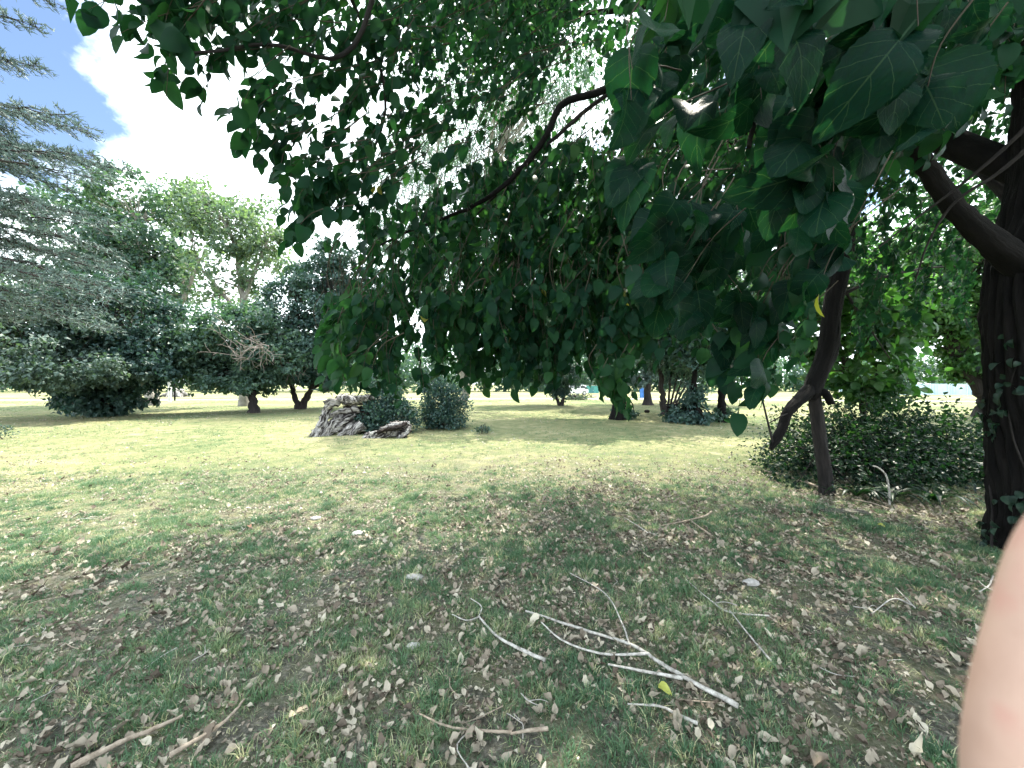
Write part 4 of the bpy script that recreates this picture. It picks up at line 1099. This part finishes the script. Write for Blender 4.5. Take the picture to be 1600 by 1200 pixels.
    tw.build('twigs', M_twig, root, stuff=True)
    print('big tree leaves', len(c))
    # ivy on the trunk
    iv = thing('climbing_ivy', 'dark ivy leaves clinging to the big trunk at the right edge', 'ivy', base + (-.3, -.3, 0))
    fm = MB(); sm = MB(); n = 420
    zz = rng.uniform(.05, 2.1, n); an = rng.uniform(2.4, 5.6, n)
    keep = vnoise(an * 2, zz * 2, .8, 7) > .42; zz = zz[keep]; an = an[keep]; n = len(zz)
    cx = np.interp(zz, P[:, 2], P[:, 0]); cyy = np.interp(zz, P[:, 2], P[:, 1]); rr = np.interp(zz, [0, .4, 1.2, 2.2], [.54, .45, .42, .44])
    pos = np.stack([cx + np.cos(an) * rr, cyy + np.sin(an) * rr, zz], -1); out_ = np.stack([np.cos(an), np.sin(an), 0 * an], -1)
    add_leaves(fm, T_MID[3], pos, out_ * .3 + np.array((0, 0, -.8)) + rng.normal(0, .4, (n, 3)), out_ + rng.normal(0, .35, (n, 3)), rng.uniform(.05, .09, n), rng.rand(n))
    for k in range(9):
        a0 = rng.uniform(2.6, 5.4); z_ = np.linspace(-.02, rng.uniform(1.2, 2.2), 20); aa = a0 + .25 * np.sin(z_ * 3 + k)
        r_ = np.interp(z_, [0, .4, 1.2, 2.2], [.525, .432, .405, .43])
        tube(sm, np.stack([np.interp(z_, P[:, 2], P[:, 0]) + np.cos(aa) * r_, np.interp(z_, P[:, 2], P[:, 1]) + np.sin(aa) * r_, z_], -1), np.linspace(.012, .004, 20), 5, cap=False)
    sm.build('stems', M_bark_brown, iv); fm.build('foliage', M_ivy, iv, stuff=True)
big_tree()

def crooked_tree():
    g = gbase(1292, 772); d = g[1]
    root = thing('crooked_tree', 'crooked dark trunk with drooping broken limb, leafy mound behind it', 'tree', g)
    mb = MB()
    P = smooth_path([at(1293, 778, d), at(1288, 735, d), at(1279, 670, d), at(1272, 612, d)], 40)
    t = np.linspace(0, 1, 40)
    tube(mb, P,   .088 + .06 * np.exp(-t * 14) - .012 * t, 40, rough=.22, ridges=14, seed=71); mb.build('trunk', M_bark_brown, root)
    mb = MB()
    P = smooth_path([at(1265, 625, d), at(1272, 600, d), at(1293, 545, d), at(1301, 480, d), at(1318, 400, d), at(1335, 290, d), at(1372, 170, d - .3), at(1420, 60, d - .6)], 60)
    tube(mb, P, np.interp(np.linspace(0, 1, 60), [0, .08, .2, .6, 1], [.08, .125, .118, .115, .09]), 40, rough=.2, ridges=14, seed=73); mb.build('leaning_limb', M_bark, root)
    mb = MB()
    P = smooth_path([at(1270, 606, d), at(1252, 622, d - .1), at(1232, 642, d - .2), at(1222, 670, d - .25), at(1204, 702, d - .3)], 34)
    tube(mb, P, np.interp(np.linspace(0, 1, 34), [0, .5, .9, 1], [.095, .068, .055, .025]), 20, rough=.3, ridges=6, seed=75); mb.build('broken_limb', M_bark, root)
    mb = MB()
    tube(mb, smooth_path([at(1276, 612, d), at(1290, 615, d - .1), at(1300, 632, d - .15)], 10), np.linspace(.07, .045, 10), 12, rough=.3, seed=77); mb.build('stub', M_bark, root)
    for pts, ra, rb in (([at(1185, 600, d - .4), at(1195, 640, d - .4), at(1207, 690, d - .4)], .010, .014), ([at(1245, 640, d - .2), at(1222, 650, d - .3), at(1200, 662, d - .4)], .012, .007),
                        ([at(1300, 470, d), at(1360, 440, d), at(1440, 420, d + .3), at(1510, 415, d + .6)], .03, .01), ([at(1310, 440, d), at(1350, 500, d), at(1390, 560, d + .2)], .022, .008)):
        mb = MB(); tube(mb, smooth_path(pts, 14), np.linspace(ra, rb, 14), 6); mb.build('twig', M_bark_brown, root)
crooked_tree()

# ------------------------------------------------------------------ grass
def shade_arc(x, y):
    """1 under the big tree's canopy (longer, patchier turf), 0 on the open lawn"""
    edge = np.interp(x, [-6, -4.3, -2.5, 0, 2, 4.6, 8], [2.4, 3.2, 4.5, 5.4, 6.0, 6.9, 7.5])
    return 1 / (1 + np.exp((y - edge) / .35))

def tufts(n, dmin, dmax, hf=1.45):
    d = np.sqrt(rng.uniform(dmin ** 2, dmax ** 2, n)); x = rng.uniform(-hf, hf, n) * d
    return x, d

def blades(mb, x, y, per, rad, h, w, seg, tint, lean=.5):
    m = rng.poisson(per, len(x)); idx = np.repeat(np.arange(len(x)), m); n = len(idx)
    a = rng.rand(n) * 6.283; r = rad[idx] * np.sqrt(rng.rand(n))
    bx = x[idx] + np.cos(a) * r; by = y[idx] + np.sin(a) * r
    z0 = gh(bx, by) - .004
    hh = h[idx] * rng.uniform(.55, 1.2, n); ww = (w[idx] if np.ndim(w) else w) * rng.uniform(.7, 1.3, n)
    oa = a + rng.normal(0, .7, n); ln = hh * lean * rng.uniform(.3, 1.6, n)
    ox, oy = np.cos(oa) * ln, np.sin(oa) * ln
    sa = rng.rand(n) * 6.283; sx, sy = np.cos(sa) * ww, np.sin(sa) * ww
    B = np.stack([bx, by, z0], -1); S = np.stack([sx, sy, 0 * sx], -1); O = np.stack([ox, oy, 0 * ox], -1); H = np.stack([0 * hh, 0 * hh, hh], -1)
    tt = np.clip(tint[idx] + rng.normal(0, .11, n), 0, 1)
    if seg == 2:
        M = B + O * .3 + H * .62
        T = B + O + H * .97
        V = np.stack([B - S, B + S, M - S * .75, M + S * .75, T], 1).reshape(-1, 3)
        k = np.arange(n)[:, None] * 5
        F = np.concatenate([k + np.array((0, 1, 3)), k + np.array((0, 3, 2)), k + np.array((2, 3, 4))])
        mb.add(V, F, np.repeat(tt, 5), smooth=False)
    else:
        V = np.stack([B - S, B + S, B + O + H], 1).reshape(-1, 3)
        k = np.arange(n)[:, None] * 3
        mb.add(V, k + np.array((0, 1, 2)), np.repeat(tt, 3), smooth=False)

def grass():
    mb = MB()
    # near: patchy tufts
    x, y = tufts(60000, 1.1, 7.6)
    k_ = rng.rand(len(x)) < np.clip((7.6 - y) / 3.4, 0, 1); x, y = x[k_], y[k_]
    dens = .35 * vnoise(x, y, .6, 11) + .4 * vnoise(x, y, .20, 13) + .25 * vnoise(x, y, .09, 12)
    keep = rng.rand(len(x)) < np.clip((dens - .30) * 3.6, .2, 1)
    x, y, dens = x[keep], y[keep], dens[keep]
    dry = vnoise(x, y, .8, 14) * .55 + vnoise(x, y, .11, 16) * .55
    tint = np.clip(.10 + .9 * (dry - .34), .02, .95)
    tint = np.where(rng.rand(len(x)) < .11, .82, tint)
    h = (.016 + .046 * np.clip(dens - .35, 0, .5) / .4) * rng.uniform(.7, 1.3, len(x))
    blades(mb, x, y, 13, rng.uniform(.015, .05, len(x)), h, .0021, 2, tint, .8)
    # straw lying flat between the tufts
    x, y = tufts(16000, 1.1, 7.0)
    blades(mb, x, y, 4, np.full(len(x), .05), np.full(len(x), .018), .0018, 1, np.full(len(x), .85), 3.0)
    # middle distance
    x, y = tufts(38000, 3.6, 14.0)
    k_ = rng.rand(len(x)) < np.clip((y - 3.6) / 3.0, 0, 1) * np.clip((14.0 - y) / 4.0, 0, 1); x, y = x[k_], y[k_]
    sh = shade_arc(x, y)
    dens = vnoise(x, y, .6, 21) * .6 + vnoise(x, y, .2, 22) * .4
    keep = rng.rand(len(x)) < np.clip((dens - .30) * 3.6, .12, 1); x, y, dens, sh = x[keep], y[keep], dens[keep], sh[keep]
    tint = np.clip(.32 + .95 * (vnoise(x, y, .9, 24) * .6 + vnoise(x, y, .2, 26) * .4 - .34), .02, .95); tint = np.where(rng.rand(len(x)) < .2, .82, tint)
    blades(mb, x, y, 8, rng.uniform(.02, .06, len(x)), rng.uniform(.02, .045, len(x)), .003, 1, tint, .8)
    # far lawn
    x, y = tufts(56000, 8.5, 42.0)
    k_ = rng.rand(len(x)) < np.clip((y - 8.5) / 4.0, 0, 1); x, y = x[k_], y[k_]
    dens = vnoise(x, y, 1.6, 31)
    keep = rng.rand(len(x)) < np.clip((dens - .2) * 3, .2, 1); x, y = x[keep], y[keep]
    tint = np.clip(.2 + .9 * (vnoise(x, y, 3.5, 34) * .7 + vnoise(x, y, .7, 36) * .3 - .36), .02, .9)
    blades(mb, x, y, 4, rng.uniform(.04, .14, len(x)), rng.uniform(.025, .05, len(x)), .009, 1, tint, 1.0)
    o = mb.build('grass', M_grass)
    tag(o, 'patchy green and straw coloured grass growing all over the lawn', 'grass', kind='stuff')
grass()

# ------------------------------------------------------------------ fallen leaves
def litter_templates():
    out = []
    for k in range(6):
        ts = np.array([0, .08, .28, .5, .75, 1.0])
        V, F, U = leaf_template(ts, prof(ts, .34 + .03 * (k % 3)), fold=[.5, .9, -.8, 1.3, .6, -1.2][k], curl=[.5, -.6, .8, -.5, -.9, .4][k], petiole=.22, seed=k, pw=.010, wav=.11)
        V = V + np.random.RandomState(k).normal(0, .035, V.shape)
        V = V.copy(); V[:, 1] -= .5
        out.append((V, F, U))
    return out
T_DRY = litter_templates()

MARKS = [((985, 1018), 'the forked white stick'), ((795, 1008), 'the hooked white stick'), ((1130, 960), 'the thin bent grey stick'), ((200, 1165), 'the lower left pale stick'), ((325, 1150), 'the lower left dark stick'), ((735, 1145), 'the curved tan stick'), ((1036, 1090), 'the yellow-green leaf'), ((1040, 1125), 'the short white twig'), ((648, 906), 'the pale grey stone'), ((1172, 912), 'the pale flat stone'), ((1500, 1050), 'the finger at the right edge'), ((1316, 803), 'the old plank'), ((560, 834), 'the whitish stone'), ((60, 1050), 'the left picture edge'), ((1300, 1180), 'the bottom edge right of centre'), ((480, 1180), 'the bottom edge left of centre')]
def near_mark(px, py):
    return min(MARKS, key=lambda m_: (m_[0][0] - px) ** 2 + (m_[0][1] - py) ** 2 * 1.6)[1]

def litter():
    n = 64000
    d = np.sqrt(rng.uniform(1.15 ** 2, 9.0 ** 2, n)); x = rng.uniform(-1.42, 1.42, n) * d
    k_ = rng.rand(n) < np.clip((9.0 - d) / 3.0, 0, 1); x, d = x[k_], d[k_]; n = len(x)
    dens = .35 * vnoise(x, d, .7, 41) + .4 * vnoise(x, d, .25, 43) + .25 * vnoise(x, d, .1, 42) + .10 * (shade_arc(x, d) - .5) + .10 * np.exp(-((x - 3.6) ** 2 + (d - 5.6) ** 2) / 2.5)
    keep = rng.rand(n) < np.clip((dens - .36) * 3.5, .04, 1) * (.35 + .65 * shade_arc(x, d))
    x, d = x[keep], d[keep]; n = len(x)
    sz = rng.uniform(.018, .052, n) * np.where(rng.rand(n) < .10, 1.45, 1)
    a = rng.rand(n) * 6.283
    tip = np.stack([np.cos(a), np.sin(a), rng.normal(0, .14, n)], -1)
    nr = np.stack([rng.normal(0, .25, n), rng.normal(0, .25, n), np.where(rng.rand(n) < .35, -1.0, 1.0)], -1)
    pos = np.stack([x, d, gh(x, d) + .008 + .014 * rng.rand(n)], -1)
    tint = np.clip(.15 + .8 * rng.rand(n), 0, 1); tint[rng.rand(n) < .16] = .05
    px, py, dd = project(pos)
    vis = (px > 0) & (px < 1540) & (py < 1190) & (py > 0)
    order = np.argsort(-np.where(vis, sz / dd, 0))
    big, rest = order[:300], order[300:]
    var = []
    for k in range(6):
        for c in (.08, .38, .6, .8, .97):
            m = MB(); V, F, U = T_DRY[k]; m.add(V, F, c, U); me = m.mesh('fallen_leaf'); me.materials.append(M_litter); var.append((c, me))
    MM = frames(tip[big], nr[big])
    for q, i in enumerate(big):
        near = near_mark(px[i], py[i])
        tone = 'dark brown' if tint[i] < .15 else 'dull grey-brown' if tint[i] < .4 else 'tan' if tint[i] < .65 else 'pale grey'
        size_ = 'large' if sz[i] > .062 else 'small' if sz[i] < .045 else 'medium'
        cand = sorted(var, key=lambda v: abs(v[0] - tint[i]) + rng.rand() * .08)[rng.randint(0, 2)][1]
        o = bpy.data.objects.new('fallen_leaf', cand); C.objects.link(o)
        M4 = np.eye(4); M4[:3, :3] = MM[q] * sz[i]; M4[:3, 3] = pos[i]; o.matrix_basis = Matrix(M4.tolist())
        tag(o, '%s %s fallen leaf on turf nearest %s' % (size_, tone, near), 'leaf', 'dry fallen leaves in the foreground')
    mb = MB()
    for k in range(6):
        s = rest[k::6]; add_leaves(mb, T_DRY[k], pos[s], tip[s], nr[s], sz[s], tint[s])
    # fragments
    n = 62000; d = np.sqrt(rng.uniform(1.15 ** 2, 7 ** 2, n)); x = rng.uniform(-1.42, 1.42, n) * d
    keep = rng.rand(n) < np.clip((.6 * vnoise(x, d, .5, 41) + .4 * vnoise(x, d, .17, 42) - .34) * 4, .05, 1); x, d = x[keep], d[keep]; n = len(x)
    a = rng.rand(n) * 6.283
    add_leaves(mb, T_LO, np.stack([x, d, gh(x, d) + .006 + .01 * rng.rand(n)], -1), np.stack([np.cos(a), np.sin(a), rng.normal(0, .2, n)], -1), rng.normal(0, .35, (n, 3)) + np.array((0, 0, 1)), rng.uniform(.009, .030, n), rng.rand(n) ** 1.2)
    # pale specks out on the open lawn
    n = 8000; d = np.sqrt(rng.uniform(6 ** 2, 22 ** 2, n)); x = rng.uniform(-1.4, 1.4, n) * d
    keep = rng.rand(n) < np.clip((vnoise(x, d, 2.2, 45) - .3) * 2.2, .05, 1); x, d = x[keep], d[keep]; n = len(x); a = rng.rand(n) * 6.283
    add_leaves(mb, T_LO, np.stack([x, d, gh(x, d) + .03 + .015 * rng.rand(n)], -1), np.stack([np.cos(a), np.sin(a), rng.normal(0, .3, n)], -1), rng.normal(0, .5, (n, 3)) + np.array((0, 0, 1)), rng.uniform(.03, .075, n), np.clip(.5 + .5 * rng.rand(n), 0, 1))
    tag(mb.build('leaf_litter', M_litter), 'scattered litter of small dry leaves and leaf scraps over the turf', 'leaf litter', kind='stuff')
    # single leaves of their own colour
    for px, py, mt, sz, k, lab in [(1036, 1086, M_yellow, .058, 1, 'single yellow-green fallen leaf beside the forked white stick'), (1376, 829, M_yellow, .06, 3, 'yellow-green fallen leaf below the old plank on the shaded turf'), (390, 824, M_orange, .055, 0, 'small rusty fallen leaf near the edge of the sunlit lawn')]:
        g = gbase(px, py); m = MB(); V, F, U = leaf_template(np.linspace(0, 1, 8), prof(np.linspace(0, 1, 8), .36), fold=.5, curl=.45, petiole=.12, wav=.05, seed=k); V = V + np.array((0, -.5, 0)); m.add(V, F, .5, U); me = m.mesh('fallen_leaf'); me.materials.append(mt)
        o = bpy.data.objects.new('fallen_leaf', me); C.objects.link(o)
        M4 = np.eye(4); M4[:3, :3] = frames(np.array([(.6, -.7, .15)]), np.array([(0.0, -.45, 1)]))[0] * sz * 1.15; M4[:3, 3] = g + (0, 0, .045); o.matrix_basis = Matrix(M4.tolist())
        tag(o, lab, 'leaf')
litter()

# ------------------------------------------------------------------ sticks and stones on the turf
def gpts(pts, lift=.028, n=None):
    P = np.array([on_ground(x, y) for x, y in pts]); P = smooth_path(P, n or 6 * len(pts))
    P[:, 2] = gh(P[:, 0], P[:, 1]) + lift
    k = max(3, len(P) // 4)
    z = np.convolve(np.pad(P[:, 2], k, mode='edge'), np.ones(2 * k + 1) / (2 * k + 1), 'valid'); P[:, 2] = z
    return P

def sticks():
    def one(label, main, branches, r, mat, cat='stick'):
        root = thing('stick', label, cat, gpts(main)[len(main) * 3])
        mb = MB(); P = gpts(main, lift=r + .022); n = len(P)
        P[:, :2] += rng.normal(0, r * .12, (n, 2))
        tube(mb, P, np.linspace(r * .55, r, n), 9, rough=.35, seed=rng.randint(90)); mb.build('stem', mat, root)
        for b, rb in branches:
            mb = MB(); Q = gpts(b, lift=r + .022); Q[:, 2] += np.linspace(.02, 0, len(Q))
            tube(mb, Q, np.linspace(rb * .5, rb, len(Q)), 8, rough=.3, seed=rng.randint(90)); mb.build('side_branch', mat, root)
        return root
    one('forked white bleached stick with three side branches, largest on the turf', [(822, 963), (900, 990), (985, 1017), (1030, 1043), (1075, 1070), (1152, 1112)], [([(890, 905), (945, 938), (972, 985), (983, 1015)], .006), ([(846, 988), (880, 1016), (940, 1035), (1012, 1031)], .008), ([(950, 1056), (1010, 1062), (1066, 1068)], .010)], .0125, M_stick)
    one('short white stick with hooked upper end, left of the forked stick', [(748, 968), (775, 1000), (810, 1022), (852, 1043)], [([(735, 945), (752, 955), (748, 969)], .005), ([(706, 972), (728, 977), (748, 969)], .005)], .011, M_stick)
    one('thin grey stick with a bent fork, right of the forked white stick', [(1072, 915), (1110, 948), (1140, 968), (1202, 973)], [([(1140, 970), (1165, 1000), (1205, 1045)], .006)], .0065, M_stick)
    one('straight pale stick cut by the bottom edge, lower left corner', [(285, 1125), (240, 1146), (190, 1165), (110, 1205)], [], .013, M_stick_b)
    one('dark thin stick beside the straight pale one, lower left', [(382, 1104), (355, 1135), (320, 1160), (266, 1192)], [], .010, M_stick_b)
    one('curved tan stick lying near the bottom edge, left of centre', [(655, 1123), (700, 1143), (760, 1150), (800, 1152)], [([(798, 1163), (825, 1155), (856, 1149)], .010)], .007, M_stick_b)
    one('short white twig lying just below the forked white stick', [(980, 1110), (1030, 1112), (1060, 1125), (1090, 1138)], [], .008, M_stick)
    one('grey branch running to the foot of the crooked trunk', [(1195, 740), (1240, 752), (1283, 768)], [], .022, M_stick_b)
    one('broken grey branch in the leaves right of the crooked trunk', [(1310, 770), (1350, 778), (1385, 792)], [([(1330, 785), (1360, 790), (1390, 800)], .012)], .016, M_stick_b)
    one('small dark branched stick at the edge of the sunlit lawn', [(1030, 828), (1070, 820), (1100, 812), (1112, 804)], [([(1080, 822), (1095, 832), (1110, 840)], .012)], .012, M_stick_b)
    one('thin straight stick angled through the shaded turf, centre', [(978, 815), (1000, 830), (1015, 842)], [], .007, M_stick)
    one('thin dark stick crossing the turf by the big trunk', [(1360, 965), (1395, 940), (1425, 950)], [([(1400, 925), (1415, 940), (1430, 955)], .005)], .006, M_stick)
    one('pale forked twig near the finger at the right', [(1530, 930), (1545, 920), (1552, 905)], [([(1530, 918), (1540, 924), (1556, 930)], .005)], .006, M_stick)
    # bent stick standing in front of the mound
    g = gbase(1390, 792); root = thing('stick', 'pale bent stick standing upright in front of the leafy mound', 'stick', g); mb = MB(); d = g[1]
    tube(mb, smooth_path([g + (0, 0, -.05), at(1389, 765, d), at(1384, 742, d), at(1372, 731, d + .02), at(1364, 728, d + .02)], 20), np.linspace(.013, .008, 20), 8, rough=.3); mb.build('stem', M_stick, root)
    # plank
    g = gbase(1316, 803); root = tag(MB_plank(g), 'old dark plank lying flat in leaves near the crooked trunk', 'plank')
    # scattered twigs
    twigs = []
    for v in range(6):
        ln = rng.uniform(.12, .3); k = rng.normal(0, .03, 2); m = MB()
        tube(m, smooth_path([(-ln / 2, 0, .012), (0, k[0], .02), (ln / 2, k[1], .012)], 8), np.linspace(.0042, .0022, 8), 6, rough=.3)
        if v % 2: tube(m, smooth_path([(0, k[0], .02), (.05, .04, .03), (.09, .07, .02)], 5), np.linspace(.003, .0015, 5), 5)
        me = m.mesh('twig'); me.materials.append(M_stick if v % 3 else M_stick_b); twigs.append(me)
    for k in range(44):
        py = 600 + 960 / rng.uniform(1.65, 5.2); px = rng.uniform(20, 1500)
        g = gbase(px, py); o = bpy.data.objects.new('twig', twigs[k % 6]); C.objects.link(o)
        o.location = (g[0], g[1], g[2] + .012); o.rotation_euler = (rng.normal(0, .06), rng.normal(0, .06), rng.rand() * 6.28); s = rng.uniform(.5, .95); o.scale = (s, s, s)
        tag(o, '%s %s dry twig on turf nearest %s' % ('pale' if k % 6 % 3 else 'brown', 'forked' if k % 6 % 2 else 'unforked', near_mark(px, py)), 'twig', 'short dry twigs scattered over the foreground turf')
    # stones
    st = flat_mat('pale_stone', (.38, .36, .35), .9, var=.35, scale=30)
    for px, py, s, lab in [(648, 906, .05, 'pale grey stone lying on the shaded turf left of centre'), (560, 834, .05, 'flat whitish stone at the edge of the sunlit lawn'), (1172, 912, .05, 'pale flat stone on the turf right of the thin bent stick'), (494, 808, .05, 'grey rounded stone on the turf where the shade begins'), (645, 1010, .028, 'small pale bark chip standing up left of the hooked stick')]:
        g = gbase(px, py); mb = MB(); nu, nv = 14, 8
        a = np.linspace(0, 2 * np.pi, nu, endpoint=False); rows = []
        for j in range(nv):
            th = math.pi * (j + .02) / (nv - .96) ; rr = math.sin(min(th, math.pi - .02))
            wob = 1 + .5 * (vnoise(np.cos(a) * rr * 1.5 + px, np.sin(a) * rr * 1.5 + j * .5, .8, 8) - .5)
            rows.append(np.stack([g[0] + 1.3 * s * rr * wob * np.cos(a), g[1] + .9 * s * rr * wob * np.sin(a), np.full(nu, g[2] + .012 + .5 * s * math.cos(th)) + .25 * s * (wob - 1)], -1))
        i = np.arange(nv - 1)[:, None] * nu; j = np.arange(nu)[None]; k = (j + 1) % nu
        mb.add(np.concatenate(rows), np.stack([i + j, i + nu + j, i + nu + k, i + k], -1).reshape(-1, 4), smooth=False)
        tag(mb.build('stone', st), lab, 'stone')

def MB_plank(g):
    mb = MB(); n = 9
    t = np.linspace(-.25, .25, n); V = []
    for x in t:
        w = .075 + .008 * math.sin(x * 31); z = .025 + .008 * math.sin(x * 9)
        V += [(x, -w, z - .02), (x, w, z - .02), (x, w * .97, z + .025), (x, -w * .97, z + .025)]
    V = np.array(V); cs, sn = math.cos(-.25), math.sin(-.25)
    V = np.stack([V[:, 0] * cs - V[:, 1] * sn, V[:, 0] * sn + V[:, 1] * cs, V[:, 2]], -1) + g
    F = [(4 * i + j, 4 * i + (j + 1) % 4, 4 * i + 4 + (j + 1) % 4, 4 * i + 4 + j) for i in range(n - 1) for j in range(4)] + [(0, 3, 2, 1), tuple(4 * (n - 1) + q for q in range(4))]
    mb.add(V, F, smooth=False)
    return mb.build('plank', M_plank)
sticks()

# ------------------------------------------------------------------ the hand at the lens
def skin_mat():
    m, t, out = new_mat('skin')
    N, L = t.nodes.new, t.links.new
    g = N('ShaderNodeTexCoord')
    nz = N('ShaderNodeTexNoise'); nz.inputs['Scale'].default_value = 70; nz.inputs['Detail'].default_value = 4; L(g.outputs['Object'], nz.inputs['Vector'])
    r = ramp(t, [(.35, (.40, .25, .20)), (.6, (.46, .30, .245)), (.75, (.46, .25, .21))]); L(nz.outputs['Fac'], r.inputs['Fac'])
    p = N('ShaderNodeBsdfPrincipled'); p.inputs['Roughness'].default_value = .5
    L(r.outputs['Color'], p.inputs['Base Color'])
    n2 = N('ShaderNodeTexNoise'); n2.inputs['Scale'].default_value = 900; L(g.outputs['Object'], n2.inputs['Vector'])
    b = N('ShaderNodeBump'); b.inputs['Strength'].default_value = .15; b.inputs['Distance'].default_value = .0005; L(n2.outputs['Fac'], b.inputs['Height']); L(b.outputs[0], p.inputs['Normal'])
    L(p.outputs[0], out.inputs['Surface'])
    return m

def hand():
    d = .062
    def q(px, py, dd=d): return Vector(at(px, py, dd).tolist())
    # index finger lies along the right edge of the view, the rest of the hand is below and to the right
    idx = [q(1634, 1330), q(1640, 1200), q(1656, 1080), q(1676, 1000), q(1690, 920), q(1718, 840), q(1770, 760)]
    ir = [.0105, .0103, .0098, .0094, .0090, .0084, .0062]
    k0 = idx[0]
    verts = []; edges = []; rad = []
    def v(p, r): verts.append(tuple(p)); rad.append(r); return len(verts) - 1
    palm = v(k0 + Vector((.030, -.012, -.045)), .019)
    wrist = v(k0 + Vector((.045, -.045, -.095)), .022)
    fore = v(k0 + Vector((.09, -.13, -.19)), .030)
    elbow = v(k0 + Vector((.15, -.25, -.33)), .038)
    edges += [(palm, wrist), (wrist, fore), (fore, elbow)]
    def chain(start, pts, rs):
        last = start
        for p, r in zip(pts, rs):
            k = v(p, r); edges.append((last, k)); last = k
    kn = v(k0 + Vector((.008, -.004, -.018)), .0125); edges.append((palm, kn))
    chain(kn, idx, ir)
    for j, (ox, ln) in enumerate([(.022, 1.05), (.041, .96), (.058, .76)]):
        s = k0 + Vector((ox, -.006 - .004 * j, -.010 - .008 * j)); m = v(s + Vector((0, 0, -.012)), .0115); edges.append((palm, m))
        a = s + Vector((.006, .012, .030)) * ln; b = a + Vector((.004, -.012, .024)) * ln; c = b + Vector((.002, -.020, .004)) * ln; e = c + Vector((0, -.008, -.006)) * ln
        chain(m, [s, a, b, c, e], [.0102, .0095, .0088, .0080, .0058])
    t0 = k0 + Vector((.006, -.028, -.060)); m = v(t0, .0135); edges.append((palm, m))
    chain(m, [t0 + Vector((-.020, -.018, .022)), t0 + Vector((-.026, -.026, .046)), t0 + Vector((-.022, -.030, .060))], [.0115, .0098, .0065])
    me = bpy.data.meshes.new('hand'); me.from_pydata(verts, edges, [])
    o = bpy.data.objects.new('hand', me); C.objects.link(o)
    me.materials.append(skin_mat())
    sm = o.modifiers.new('skin', 'SKIN'); sm.use_smooth_shade = True
    for i, sv in enumerate(me.skin_vertices[0].data):
        sv.radius = (rad[i], rad[i]); sv.use_root = (i == palm)
    ss = o.modifiers.new('subd', 'SUBSURF'); ss.levels = 2; ss.render_levels = 3
    tag(o, 'bare finger of a hand, blurred, close to the lens at the right edge', 'hand')
hand()
